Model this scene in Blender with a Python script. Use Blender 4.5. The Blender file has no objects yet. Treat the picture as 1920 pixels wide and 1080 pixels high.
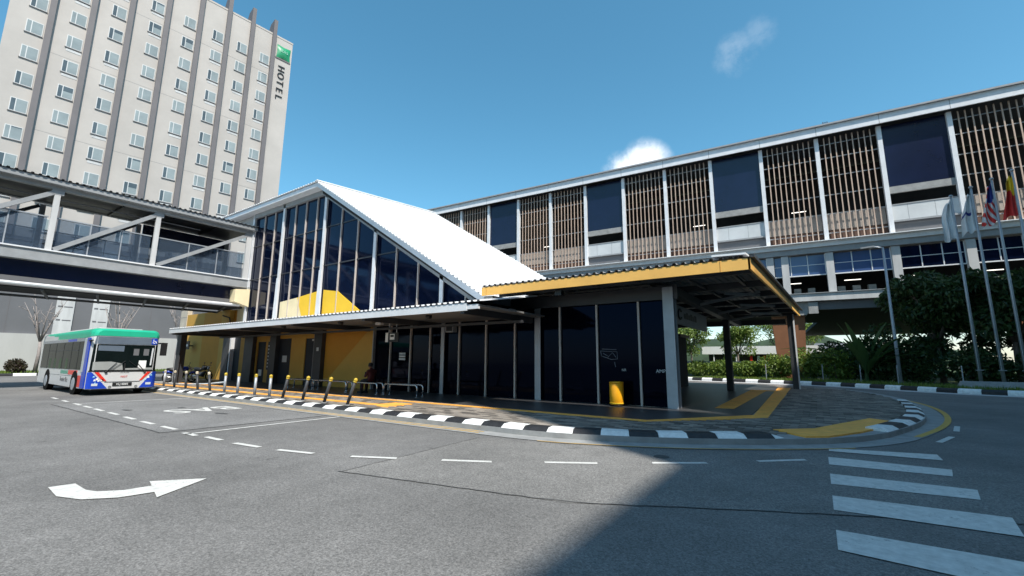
import bpy, math, random
import numpy as np
from mathutils import Vector, Matrix

random.seed(7)
RNG = np.random.default_rng(7)
R = math.radians
scene = bpy.context.scene
COL = scene.collection

# ------------------------------------------------------------------ camera
cam_d = bpy.data.cameras.new("camera")
cam_d.sensor_width = 36.0
cam_d.lens = 36.0 * 824.6 / 1920.0
cam_d.clip_start = 0.05
cam_d.clip_end = 3000
cam = bpy.data.objects.new("camera", cam_d)
COL.objects.link(cam)
PIT, ROLL, YAW = R(9.444), R(0.37), R(34.53)
fwd = Vector((-math.sin(YAW) * math.cos(PIT), math.cos(YAW) * math.cos(PIT), math.sin(PIT)))
r0 = Vector((math.cos(YAW), math.sin(YAW), 0))
u0 = r0.cross(fwd)
rr = r0 * math.cos(ROLL) + u0 * math.sin(ROLL)
uu = -r0 * math.sin(ROLL) + u0 * math.cos(ROLL)
cam.matrix_world = Matrix(((rr.x, uu.x, -fwd.x, 0.0), (rr.y, uu.y, -fwd.y, 0.0),
                           (rr.z, uu.z, -fwd.z, 1.6), (0, 0, 0, 1)))
scene.camera = cam

# ------------------------------------------------------------------ light
KX, KY = 0.65, 0.38                       # metres a shadow moves (-x, +y) per metre of height
ELEV = math.atan(1.0 / math.hypot(KX, KY))
AZ = math.atan2(KX, -KY)                  # clockwise from +y
world = bpy.data.worlds.new("World")
scene.world = world
world.use_nodes = True
wn, wl = world.node_tree.nodes, world.node_tree.links
wn.clear()
w_out = wn.new("ShaderNodeOutputWorld")
w_bg = wn.new("ShaderNodeBackground")
sky = wn.new("ShaderNodeTexSky")
sky.sky_type = 'NISHITA'
sky.sun_disc = False
sky.sun_elevation = ELEV
sky.sun_rotation = AZ
sky.air_density = 1.0
sky.dust_density = 0.6
sky.ozone_density = 3.8
w_bg.inputs[1].default_value = 0.15
# two small fair-weather clouds, fixed by direction like any far cloud
w_tc = wn.new("ShaderNodeTexCoord")
w_noise = wn.new("ShaderNodeTexNoise")
w_noise.inputs["Scale"].default_value = 16.0
w_noise.inputs["Detail"].default_value = 7.0
w_noise.inputs["Roughness"].default_value = 0.62
wl.new(w_tc.outputs["Generated"], w_noise.inputs["Vector"])
prev = None
def px_dir(x, y):
    return (rr * ((x - 960) / 824.6) - uu * ((y - 540) / 824.6) + fwd).normalized()
for (cx, cy, rad, gain, cut) in ((1210, 310, 0.085, 0.85, 0.22), (1168, 322, 0.075, 0.8, 0.3), (1380, 100, 0.10, 0.14, 0.7), (1425, 62, 0.07, 0.1, 0.66)):
    d = px_dir(cx, cy)
    vm = wn.new("ShaderNodeVectorMath"); vm.operation = 'DISTANCE'
    vm.inputs[1].default_value = d
    wl.new(w_tc.outputs["Generated"], vm.inputs[0])
    mr = wn.new("ShaderNodeMapRange"); mr.interpolation_type = 'SMOOTHSTEP'
    mr.inputs["From Min"].default_value = rad
    mr.inputs["From Max"].default_value = 0.0
    wl.new(vm.outputs["Value"], mr.inputs["Value"])
    ad = wn.new("ShaderNodeMath"); ad.operation = 'MULTIPLY'
    wl.new(mr.outputs[0], ad.inputs[0]); wl.new(w_noise.outputs["Fac"], ad.inputs[1])
    st = wn.new("ShaderNodeMapRange"); st.interpolation_type = 'SMOOTHSTEP'
    st.inputs["From Min"].default_value = cut * 0.42
    st.inputs["From Max"].default_value = cut * 0.42 + 0.3
    st.inputs["To Max"].default_value = gain
    wl.new(ad.outputs[0], st.inputs["Value"])
    if prev is None:
        prev = st.outputs[0]
    else:
        mx = wn.new("ShaderNodeMath"); mx.operation = 'MAXIMUM'
        wl.new(prev, mx.inputs[0]); wl.new(st.outputs[0], mx.inputs[1]); prev = mx.outputs[0]
w_hs = wn.new("ShaderNodeHueSaturation")
w_hs.inputs["Saturation"].default_value = 1.16
w_hs.inputs["Hue"].default_value = 0.474
wl.new(sky.outputs[0], w_hs.inputs["Color"])
w_mix = wn.new("ShaderNodeMix"); w_mix.data_type = 'RGBA'
wl.new(prev, w_mix.inputs[0])
wl.new(w_hs.outputs[0], w_mix.inputs[6])
w_mix.inputs[7].default_value = (6.6, 6.8, 7.0, 1)
wl.new(w_mix.outputs[2], w_bg.inputs[0])
wl.new(w_bg.outputs[0], w_out.inputs[0])

sun_d = bpy.data.lights.new("sun", 'SUN')
sun_d.energy = 4.6
sun_d.angle = R(0.53)
sun_d.color = (1.0, 0.95, 0.86)
sun = bpy.data.objects.new("sun", sun_d)
COL.objects.link(sun)
sun.location = (60, -40, 90)
sun.rotation_euler = Vector((-KX, KY, -1.0)).to_track_quat('-Z', 'Y').to_euler()

scene.view_settings.view_transform = 'Standard'
scene.view_settings.look = 'None'
scene.view_settings.exposure = 0.46
scene.view_settings.gamma = 1.0
scene.render.resolution_x, scene.render.resolution_y = 1024, 576

# ------------------------------------------------------------------ materials
MATS = {}
def mat(name, color, rough=0.6, metal=0.0, var=0.12, vscale=1.5, bump=0.0, bscale=40, spec=0.5, island=0.0, streak=0.0, emit=None):
    if name in MATS:
        return MATS[name]
    m = bpy.data.materials.new(name); m.use_nodes = True
    nt = m.node_tree; n, l = nt.nodes, nt.links
    b = n["Principled BSDF"]
    b.inputs["Roughness"].default_value = rough
    b.inputs["Metallic"].default_value = metal
    b.inputs["Specular IOR Level"].default_value = spec
    geo = n.new("ShaderNodeNewGeometry")
    tx = n.new("ShaderNodeTexNoise"); tx.inputs["Scale"].default_value = vscale
    tx.inputs["Detail"].default_value = 6; tx.inputs["Roughness"].default_value = 0.65
    mp = n.new("ShaderNodeMapping")
    if streak:
        mp.inputs["Scale"].default_value = (1, 1, 1 - streak)
    l.new(geo.outputs["Position"], mp.inputs[0]); l.new(mp.outputs[0], tx.inputs["Vector"])
    mr = n.new("ShaderNodeMapRange")
    mr.inputs["From Min"].default_value = 0.3; mr.inputs["From Max"].default_value = 0.7
    mr.inputs["To Min"].default_value = 1 - var; mr.inputs["To Max"].default_value = 1 + var * 0.6
    l.new(tx.outputs["Fac"], mr.inputs["Value"])
    fac = mr.outputs[0]
    if island:
        m2 = n.new("ShaderNodeMapRange")
        m2.inputs["To Min"].default_value = 1 - island; m2.inputs["To Max"].default_value = 1 + island
        oi = n.new("ShaderNodeObjectInfo")
        sm = n.new("ShaderNodeMath"); sm.operation = 'ADD'
        l.new(geo.outputs["Random Per Island"], sm.inputs[0]); l.new(oi.outputs["Random"], sm.inputs[1])
        fr = n.new("ShaderNodeMath"); fr.operation = 'FRACT'; l.new(sm.outputs[0], fr.inputs[0])
        l.new(fr.outputs[0], m2.inputs["Value"])
        mm = n.new("ShaderNodeMath"); mm.operation = 'MULTIPLY'
        l.new(fac, mm.inputs[0]); l.new(m2.outputs[0], mm.inputs[1]); fac = mm.outputs[0]
    vm = n.new("ShaderNodeVectorMath"); vm.operation = 'SCALE'
    vm.inputs[0].default_value = color[:3]
    l.new(fac, vm.inputs["Scale"])
    l.new(vm.outputs[0], b.inputs["Base Color"])
    if bump:
        t2 = n.new("ShaderNodeTexNoise"); t2.inputs["Scale"].default_value = bscale; t2.inputs["Detail"].default_value = 4
        l.new(geo.outputs["Position"], t2.inputs["Vector"])
        bp = n.new("ShaderNodeBump"); bp.inputs["Strength"].default_value = bump; bp.inputs["Distance"].default_value = 0.02
        l.new(t2.outputs["Fac"], bp.inputs["Height"]); l.new(bp.outputs[0], b.inputs["Normal"])
    if emit:
        b.inputs["Emission Color"].default_value = (*emit[0], 1); b.inputs["Emission Strength"].default_value = emit[1]
    MATS[name] = m
    return m

def asphalt(name, c, spk=0.4):
    m = bpy.data.materials.new(name); m.use_nodes = True
    n, l = m.node_tree.nodes, m.node_tree.links
    b = n["Principled BSDF"]; b.inputs["Roughness"].default_value = 0.82
    b.inputs["Specular IOR Level"].default_value = 0.35
    geo = n.new("ShaderNodeNewGeometry")
    def noise(s, d=4, r=0.6):
        t = n.new("ShaderNodeTexNoise"); t.inputs["Scale"].default_value = s; t.inputs["Detail"].default_value = d
        t.inputs["Roughness"].default_value = r
        l.new(geo.outputs["Position"], t.inputs["Vector"]); return t.outputs["Fac"]
    def rng(v, a, b_, c_, d_):
        k = n.new("ShaderNodeMapRange"); l.new(v, k.inputs["Value"])
        for nm, x in zip(("From Min", "From Max", "To Min", "To Max"), (a, b_, c_, d_)):
            k.inputs[nm].default_value = x
        return k.outputs[0]
    def mul(a, b_):
        k = n.new("ShaderNodeMath"); k.operation = 'MULTIPLY'; l.new(a, k.inputs[0]); l.new(b_, k.inputs[1]); return k.outputs[0]
    vor = n.new("ShaderNodeTexVoronoi"); vor.inputs["Scale"].default_value = 80
    l.new(geo.outputs["Position"], vor.inputs["Vector"])
    sep = n.new("ShaderNodeSeparateColor"); l.new(vor.outputs["Color"], sep.inputs[0])
    grains = rng(sep.outputs[0], 0.0, 1.0, 1 - spk, 1 + spk)
    f = mul(mul(grains, rng(noise(28, 3), 0.3, 0.7, 0.8, 1.18)),
            mul(rng(noise(0.35, 5), 0.3, 0.7, 0.74, 1.14), rng(noise(2.3, 6, 0.7), 0.28, 0.72, 0.86, 1.1)))
    # dark oil drips and tyre scuffs
    dr = rng(noise(1.1, 8, 0.72), 0.63, 0.72, 1.0, 0.5)
    f = mul(f, dr)
    vm = n.new("ShaderNodeVectorMath"); vm.operation = 'SCALE'; vm.inputs[0].default_value = c
    l.new(f, vm.inputs["Scale"]); l.new(vm.outputs[0], b.inputs["Base Color"])
    bp = n.new("ShaderNodeBump"); bp.inputs["Strength"].default_value = 0.5; bp.inputs["Distance"].default_value = 0.006
    l.new(vor.outputs["Distance"], bp.inputs["Height"]); l.new(bp.outputs[0], b.inputs["Normal"])
    return m

def glass(name, tint, alpha, rough=0.03):
    m = bpy.data.materials.new(name); m.use_nodes = True
    n, l = m.node_tree.nodes, m.node_tree.links
    n.clear()
    o = n.new("ShaderNodeOutputMaterial"); tr = n.new("ShaderNodeBsdfTransparent"); gl = n.new("ShaderNodeBsdfGlossy")
    df = n.new("ShaderNodeBsdfDiffuse"); df.inputs[0].default_value = (*tint, 1)
    tr.inputs[0].default_value = (0.75 + tint[0] * .2, 0.8 + tint[1] * .2, 0.85 + tint[2] * .2, 1)
    gl.inputs["Roughness"].default_value = rough
    fr = n.new("ShaderNodeFresnel"); fr.inputs[0].default_value = 1.5
    a = n.new("ShaderNodeMixShader"); a.inputs[0].default_value = alpha
    l.new(tr.outputs[0], a.inputs[1]); l.new(df.outputs[0], a.inputs[2])
    c = n.new("ShaderNodeMixShader"); l.new(fr.outputs[0], c.inputs[0]); l.new(a.outputs[0], c.inputs[1]); l.new(gl.outputs[0], c.inputs[2])
    l.new(c.outputs[0], o.inputs[0])
    return m

def leafmat(name, c, c2):
    m = bpy.data.materials.new(name); m.use_nodes = True
    n, l = m.node_tree.nodes, m.node_tree.links
    b = n["Principled BSDF"]; b.inputs["Roughness"].default_value = 0.5
    geo = n.new("ShaderNodeNewGeometry")
    mx = n.new("ShaderNodeMix"); mx.data_type = 'RGBA'
    mx.inputs[6].default_value = (*c, 1); mx.inputs[7].default_value = (*c2, 1)
    l.new(geo.outputs["Random Per Island"], mx.inputs[0])
    l.new(mx.outputs[2], b.inputs["Base Color"])
    tl = n.new("ShaderNodeBsdfTranslucent"); l.new(mx.outputs[2], tl.inputs[0])
    ms = n.new("ShaderNodeMixShader"); ms.inputs[0].default_value = 0.3
    l.new(b.outputs[0], ms.inputs[1]); l.new(tl.outputs[0], ms.inputs[2])
    l.new(ms.outputs[0], n["Material Output"].inputs[0])
    return m

M_ASPH = asphalt("asphalt", (0.178, 0.172, 0.166), 0.34)
M_ASPH2 = asphalt("asphalt_patch", (0.2, 0.193, 0.184))
M_BAY = asphalt("asphalt_bay", (0.205, 0.2, 0.195), 0.4)
M_SEAM = mat("tar_seam", (0.075, 0.074, 0.072), 0.8, var=0.4, vscale=14)
def worn(name, c, lo=0.40, hi=0.30):
    m = mat(name, c, 0.7, var=0.22, vscale=9, bump=0.15, bscale=80)
    n, l = m.node_tree.nodes, m.node_tree.links
    b = n["Principled BSDF"]; src = b.inputs["Base Color"].links[0].from_socket
    geo = n.new("ShaderNodeNewGeometry")
    t = n.new("ShaderNodeTexNoise"); t.inputs["Scale"].default_value = 22; t.inputs["Detail"].default_value = 8; t.inputs["Roughness"].default_value = 0.75
    t2 = n.new("ShaderNodeTexNoise"); t2.inputs["Scale"].default_value = 1.6; t2.inputs["Detail"].default_value = 3
    l.new(geo.outputs["Position"], t.inputs["Vector"]); l.new(geo.outputs["Position"], t2.inputs["Vector"])
    mm = n.new("ShaderNodeMath"); mm.operation = 'MULTIPLY_ADD'; mm.inputs[1].default_value = 0.45
    l.new(t2.outputs["Fac"], mm.inputs[0]); l.new(t.outputs["Fac"], mm.inputs[2])
    k = n.new("ShaderNodeMapRange"); k.inputs["From Min"].default_value = 0.52; k.inputs["From Max"].default_value = 0.62
    l.new(mm.outputs[0], k.inputs["Value"])
    mx = n.new("ShaderNodeMix"); mx.data_type = 'RGBA'; mx.inputs[6].default_value = (0.17, 0.165, 0.16, 1)
    l.new(k.outputs[0], mx.inputs[0]); l.new(src, mx.inputs[7]); l.new(mx.outputs[2], b.inputs["Base Color"])
    return m
M_WPAINT = worn("white_road_paint", (0.62, 0.61, 0.58))
M_YPAINT = worn("yellow_road_paint", (0.6, 0.36, 0.07))
M_KW = mat("kerb_white", (0.78, 0.78, 0.76), 0.7, var=0.22, vscale=7, bump=0.2, bscale=30)
M_KB = mat("kerb_black", (0.022, 0.021, 0.022), 0.6, var=0.5, vscale=8, bump=0.2, bscale=30)
M_CONC = mat("concrete", (0.3, 0.3, 0.295), 0.85, var=0.25, vscale=2.5, bump=0.15, bscale=50)
M_CONCL = mat("pale_concrete", (0.5, 0.5, 0.5), 0.8, var=0.2, vscale=0.9, streak=0.8)
M_PAVER = mat("clay_paver", (0.19, 0.165, 0.14), 0.8, var=0.25, vscale=1.2, island=0.6, bump=0.2, bscale=60)
M_FLOOR = mat("dark_floor", (0.06, 0.06, 0.062), 0.42, var=0.25, vscale=0.9)
M_TACT = mat("tactile_yellow", (0.95, 0.44, 0.08), 0.65, var=0.22, vscale=3, bump=0.2, bscale=35)
M_GLASSD = mat("dark_glass", (0.0015, 0.002, 0.005), 0.05, var=0.3, vscale=0.3, spec=0.1)
M_GLASSN = mat("navy_glass", (0.003, 0.006, 0.02), 0.06, var=0.3, vscale=0.3, spec=0.3)
for _m in (M_GLASSD, M_GLASSN):      # solar-control film: bluish, weak mirror
    _m.node_tree.nodes["Principled BSDF"].inputs["Specular Tint"].default_value = (0.25, 0.4, 0.9, 1)
M_NAVY = mat("navy_panel", (0.006, 0.010, 0.035), 0.22, var=0.25, vscale=0.4)
M_MULL = mat("aluminium_mullion", (0.5, 0.44, 0.4), 0.5, var=0.12)
M_STEELW = mat("white_steel", (0.7, 0.71, 0.73), 0.45, var=0.1)
M_STEELG = mat("grey_steel", (0.29, 0.3, 0.31), 0.5, var=0.15, vscale=2)
M_STEELD = mat("dark_steel", (0.045, 0.047, 0.052), 0.5, var=0.2)
M_GALV = mat("galvanised_pole", (0.36, 0.38, 0.41), 0.45, 0.3, var=0.15)
M_CHROME = mat("stainless_tube", (0.62, 0.62, 0.62), 0.25, 0.9, var=0.05)
M_ROOFW = mat("white_roof_sheet", (0.82, 0.83, 0.84), 0.45, var=0.06, vscale=0.7)
M_ROOFG = mat("grey_roof_sheet", (0.3, 0.3, 0.31), 0.5, var=0.15)
M_FASC = mat("yellow_fascia", (0.9, 0.5, 0.12), 0.5, var=0.1, vscale=1.2)
M_YEL = mat("yellow_wall", (0.56, 0.32, 0.06), 0.7, var=0.08, vscale=0.8)
M_YELB = mat("bright_yellow_wall", (0.8, 0.5, 0.03), 0.65, var=0.06)
M_ORA = mat("orange_wall", (0.55, 0.24, 0.02), 0.7, var=0.08, vscale=0.8)
M_CREAM = mat("cream_wall", (0.78, 0.66, 0.42), 0.75, var=0.08)
M_TILE = mat("pale_tile", (0.58, 0.52, 0.42), 0.6, var=0.15)
M_HOTEL = mat("hotel_plaster", (0.44, 0.405, 0.375), 0.85, var=0.14, vscale=0.12, bump=0.05)
M_FIN = mat("hotel_fin", (0.135, 0.122, 0.125), 0.6, var=0.12, vscale=0.5)
M_POD = mat("podium_cladding", (0.13, 0.13, 0.138), 0.6, var=0.15, vscale=0.2)
M_WALLW = mat("white_wall", (0.42, 0.41, 0.395), 0.8, var=0.1, vscale=0.5, streak=0.7)
M_WFRAME = mat("window_frame", (0.56, 0.56, 0.55), 0.5, var=0.04)
M_PANE = mat("curtained_pane", (0.26, 0.295, 0.295), 0.08, var=0.25, vscale=0.35, spec=0.6)
M_PANED = mat("dark_pane", (0.08, 0.1, 0.11), 0.06, var=0.3, vscale=0.35, spec=0.6)
M_BLACK = mat("black_plastic", (0.012, 0.012, 0.013), 0.45, var=0.2)
M_RUB = mat("rubber", (0.012, 0.012, 0.012), 0.9, var=0.2, spec=0.08)
M_WHITE = mat("white_enamel", (0.8, 0.8, 0.79), 0.3, var=0.05)
M_BIN = mat("yellow_bin", (0.95, 0.42, 0.012), 0.4, var=0.08, vscale=4)
M_DOOR = mat("dark_door", (0.018, 0.022, 0.032), 0.65, var=0.2)
M_BROWN = mat("brown_pier", (0.2, 0.08, 0.033), 0.75, var=0.15)
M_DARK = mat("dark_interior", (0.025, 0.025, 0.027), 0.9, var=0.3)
M_SLAT = mat("timber_slat", (0.5, 0.37, 0.29), 0.6, var=0.15, vscale=1.0)
M_PARA = mat("parapet_panel", (0.55, 0.57, 0.58), 0.6, var=0.12, vscale=0.5)
M_PARAB = mat("parapet_brown", (0.1, 0.055, 0.04), 0.8, var=0.15)
M_BLUEREF = mat("blue_reflection", (0.045, 0.085, 0.21), 0.08, var=0.25, vscale=0.3, spec=0.6)
M_GRASS = mat("grass_soil", (0.06, 0.09, 0.025), 0.95, var=0.4, vscale=1.8, bump=0.5, bscale=25)
M_TRUNK = mat("bark", (0.16, 0.13, 0.11), 0.9, var=0.3, vscale=8, bump=0.4, bscale=30)
M_BARE = mat("pale_bark", (0.3, 0.26, 0.24), 0.9, var=0.25, vscale=6)
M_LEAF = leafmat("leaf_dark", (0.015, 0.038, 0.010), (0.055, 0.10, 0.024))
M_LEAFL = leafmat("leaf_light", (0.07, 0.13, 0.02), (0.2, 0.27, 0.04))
M_LEAFB = leafmat("leaf_banana", (0.03, 0.075, 0.02), (0.07, 0.13, 0.04))
M_LEAFR = leafmat("leaf_red", (0.05, 0.025, 0.02), (0.06, 0.06, 0.025))
M_GLASSB = glass("bridge_glass", (0.1, 0.14, 0.2), 0.3)
M_TUBE = mat("lit_tube", (0.9, 0.9, 0.85), 0.4, emit=((1.0, 0.95, 0.85), 1.6))
B_WHITE = mat("bus_white", (0.55, 0.55, 0.55), 0.25, var=0.06)
B_GREEN = mat("bus_green", (0.02, 0.4, 0.24), 0.3, var=0.08)
B_BLUE = mat("bus_blue", (0.01, 0.05, 0.42), 0.28, var=0.08)
B_RED = mat("bus_red", (0.68, 0.035, 0.02), 0.3, var=0.08)
B_GLASS = mat("bus_glass", (0.006, 0.01, 0.01), 0.05, var=0.3, spec=0.18)
B_BOARD = mat("bus_board", (0.12, 0.15, 0.19), 0.12, var=0.15)
B_CYAN = mat("bus_cyan", (0.3, 0.62, 0.75), 0.3, var=0.05)
M_SKIN = mat("skin", (0.3, 0.16, 0.1), 0.6)
M_CLOTH1 = mat("dark_red_cloth", (0.07, 0.012, 0.012), 0.9)
M_CLOTH2 = mat("black_cloth", (0.012, 0.012, 0.014), 0.9)
M_FLAGW = mat("flag_white", (0.62, 0.63, 0.64), 0.8)
M_FLAGR = mat("flag_red", (0.6, 0.03, 0.025), 0.8)
M_FLAGB = mat("flag_blue", (0.02, 0.03, 0.2), 0.8)
M_FLAGY = mat("flag_yellow", (0.8, 0.52, 0.02), 0.8)
M_OFF1 = mat("office_concrete", (0.35, 0.34, 0.33), 0.8, var=0.12, vscale=0.3)

# ------------------------------------------------------------------ builders
OFF = {}
class MB:
    def __init__(self):
        self.v, self.f, self.m = [], [], []
    def add(self, vs, fs, mi=0):
        o = len(self.v)
        self.v += [tuple(p) for p in vs]
        self.f += [tuple(i + o for i in q) for q in fs]
        self.m += [mi] * len(fs)
        return self
    def box(self, x0, x1, y0, y1, z0, z1, mi=0):
        vs = [(x0, y0, z0), (x1, y0, z0), (x1, y1, z0), (x0, y1, z0), (x0, y0, z1), (x1, y0, z1), (x1, y1, z1), (x0, y1, z1)]
        return self.add(vs, [(0, 3, 2, 1), (4, 5, 6, 7), (0, 1, 5, 4), (1, 2, 6, 5), (2, 3, 7, 6), (3, 0, 4, 7)], mi)
    def bar(self, a, b, w, h, up=(0, 0, 1), mi=0):
        a, b = Vector(a), Vector(b)
        d = (b - a).normalized(); up = Vector(up)
        s = d.cross(up)
        if s.length < 1e-4: s = d.cross(Vector((1, 0, 0)))
        s.normalize(); t = s.cross(d)
        s *= w / 2; t *= h / 2
        vs = [a - s - t, a + s - t, a + s + t, a - s + t, b - s - t, b + s - t, b + s + t, b - s + t]
        return self.add(vs, [(0, 1, 2, 3), (7, 6, 5, 4), (0, 4, 5, 1), (1, 5, 6, 2), (2, 6, 7, 3), (3, 7, 4, 0)], mi)
    def tube(self, pts, rad, n=8, mi=0, cap=True):
        pts = [Vector(p) for p in pts]
        rads = rad if isinstance(rad, (list, tuple)) else [rad] * len(pts)
        rings = []
        ref = None
        for i, p in enumerate(pts):
            if i == 0: d = pts[1] - p
            elif i == len(pts) - 1: d = p - pts[i - 1]
            else: d = (pts[i + 1] - p).normalized() + (p - pts[i - 1]).normalized()
            d.normalize()
            if ref is None:
                ref = d.orthogonal().normalized()
            s = (ref - d * ref.dot(d)).normalized(); ref = s
            t = d.cross(s)
            rings.append([p + (s * math.cos(2 * math.pi * k / n) + t * math.sin(2 * math.pi * k / n)) * rads[i] for k in range(n)])
        vs = [q for r_ in rings for q in r_]
        fs = []
        for i in range(len(pts) - 1):
            for k in range(n):
                a, b = i * n + k, i * n + (k + 1) % n
                fs.append((a, b, b + n, a + n))
        if cap:
            fs.append(tuple(range(n - 1, -1, -1)))
            fs.append(tuple((len(pts) - 1) * n + k for k in range(n)))
        return self.add(vs, fs, mi)
    def lathe(self, c, prof, n=16, mi=0, axis='z'):
        vs, fs = [], []
        for (r_, h) in prof:
            for k in range(n):
                a = 2 * math.pi * k / n
                x, y = r_ * math.cos(a), r_ * math.sin(a)
                p = (x, y, h) if axis == 'z' else ((x, h, y) if axis == 'y' else (h, x, y))
                vs.append((c[0] + p[0], c[1] + p[1], c[2] + p[2]))
        for i in range(len(prof) - 1):
            for k in range(n):
                a, b = i * n + k, i * n + (k + 1) % n
                q = (a, b, b + n, a + n)
                fs.append(q if axis != 'y' else q[::-1])
        fs.append(tuple(range(n - 1, -1, -1))); fs.append(tuple((len(prof) - 1) * n + k for k in range(n)))
        return self.add(vs, fs, mi)
    def prism(self, pts, ext, mi=0):
        e = Vector(ext); n = len(pts)
        vs = [Vector(p) for p in pts] + [Vector(p) + e for p in pts]
        fs = [tuple(range(n - 1, -1, -1)), tuple(range(n, 2 * n))]
        for k in range(n):
            fs.append((k, (k + 1) % n, n + (k + 1) % n, n + k))
        return self.add(vs, fs, mi)
    def build(self, name, m, parent=None, smooth=False, label=None):
        me = bpy.data.meshes.new(name)
        off = OFF.get(parent.name, (0, 0, 0)) if parent else (0, 0, 0)
        me.from_pydata([(x - off[0], y - off[1], z - off[2]) for x, y, z in self.v], [], self.f)
        mm = m if isinstance(m, (list, tuple)) else [m]
        for k in mm: me.materials.append(k)
        if len(mm) > 1:
            me.polygons.foreach_set("material_index", self.m)
        if smooth:
            me.polygons.foreach_set("use_smooth", [True] * len(me.polygons))
        me.update()
        o = bpy.data.objects.new(name, me); COL.objects.link(o)
        if parent:
            o.parent = parent; OFF[o.name] = off
        if label: o["label"] = label
        return o

def bx(name, m, parent, *b, label=None):
    return MB().box(*b).build(name, m, parent, label=label)

def thing(name, label, cat, loc=(0, 0, 0), rotz=0.0, group=None, world=True):
    o = bpy.data.objects.new(name, None); COL.objects.link(o)
    o.empty_display_size = 0.3
    o.location = loc; o.rotation_euler = (0, 0, rotz)
    o["label"] = label; o["category"] = cat
    if group: o["group"] = group
    OFF[o.name] = tuple(loc) if world else (0, 0, 0)
    return o

def tag(o, label, cat, group=None):
    o["label"] = label; o["category"] = cat
    if group: o["group"] = group
    return o

def copy_tree(o, parent=None):
    c = o.copy(); COL.objects.link(c); c.parent = parent
    for ch in o.children: copy_tree(ch, c)
    return c

def struct(o):
    o["kind"] = "structure"; return o

def text(name, s, size, org, right, up, m, parent, extrude=0.004, align='CENTER', sx=1.0, bold=0.0):
    cu = bpy.data.curves.new(name, 'FONT'); cu.body = s; cu.size = size; cu.extrude = extrude
    cu.offset = bold; cu.align_x = align; cu.align_y = 'CENTER'; cu.resolution_u = 3
    ob = bpy.data.objects.new(name, cu)
    me = bpy.data.meshes.new_from_object(ob)
    bpy.data.objects.remove(ob); bpy.data.curves.remove(cu)
    r_, u_ = Vector(right).normalized(), Vector(up).normalized()
    n_ = r_.cross(u_)
    off = Vector(OFF.get(parent.name, (0, 0, 0))) if parent else Vector((0, 0, 0))
    for v in me.vertices:
        v.co = Vector(org) - off + r_ * v.co.x * sx + u_ * v.co.y + n_ * v.co.z
    me.materials.clear(); me.materials.append(m); me.name = name
    o = bpy.data.objects.new(name, me); COL.objects.link(o)
    if parent: o.parent = parent; OFF[o.name] = tuple(off)
    return o

def corrugated(path, ext, pitch=0.2, depth=0.04):
    """ribbed sheet: ribs run along ext, teeth follow the path"""
    mb = MB(); pts = []
    for i in range(len(path) - 1):
        a, b = Vector(path[i]), Vector(path[i + 1])
        d = b - a; L = d.length; d.normalize()
        nrm = Vector(ext).normalized().cross(d)
        if nrm.z < 0: nrm = -nrm
        k = max(1, int(L / pitch))
        st = L / k
        for j in range(k):
            for (t, h) in ((0, 0), (0.5, 0), (0.58, 1), (0.92, 1)):
                pts.append(a + d * (j + t) * st + nrm * h * depth)
        if i == len(path) - 2: pts.append(b)
    e = Vector(ext); n = len(pts)
    mb.add(pts + [p + e for p in pts], [(k, k + 1, n + k + 1, n + k) for k in range(n - 1)])
    return mb

def spline(pts, step=0.1, it=3):
    P = [Vector((*p, 0)) if len(p) == 2 else Vector(p) for p in pts]
    for _ in range(it):                                     # Chaikin
        Q = [P[0]]
        for a, b in zip(P[:-1], P[1:]):
            Q += [a * .75 + b * .25, a * .25 + b * .75]
        Q.append(P[-1]); P = Q
    return P

def walk(P, ds):
    """points and tangents every ds metres along polyline P"""
    cum = [0]
    for a, b in zip(P[:-1], P[1:]): cum.append(cum[-1] + (b - a).length)
    out = []; s = 0; i = 0
    while s <= cum[-1] + 1e-6:
        while i < len(P) - 2 and cum[i + 1] < s: i += 1
        t = (s - cum[i]) / max(1e-9, cum[i + 1] - cum[i])
        out.append((P[i].lerp(P[i + 1], t), (P[i + 1] - P[i]).normalized())); s += ds
    return out

def ribbon(P, w0, w1, z, name, m, parent):
    """flat strip beside polyline P between left offsets w0 and w1"""
    L, Rr = [], []
    for i, p in enumerate(P):
        d = (P[min(i + 1, len(P) - 1)] - P[max(i - 1, 0)]).normalized()
        nl = Vector((-d.y, d.x, 0))
        L.append(p + nl * w0); Rr.append(p + nl * w1)
    n = len(P)
    vs = [(p.x, p.y, z) for p in L] + [(p.x, p.y, z) for p in Rr]
    return MB().add(vs, [(i, i + 1, n + i + 1, n + i) for i in range(n - 1)]).build(name, m, parent)

def inpoly(x, y, poly):
    c = False; j = len(poly) - 1
    for i in range(len(poly)):
        xi, yi = poly[i][0], poly[i][1]; xj, yj = poly[j][0], poly[j][1]
        if (yi > y) != (yj > y) and x < (xj - xi) * (y - yi) / (yj - yi) + xi: c = not c
        j = i
    return c

def sheet(name, pts, z, m, parent=None):
    return MB().add([(x, y, z) for x, y in pts], [tuple(range(len(pts)))]).build(name, m, parent)

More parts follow.
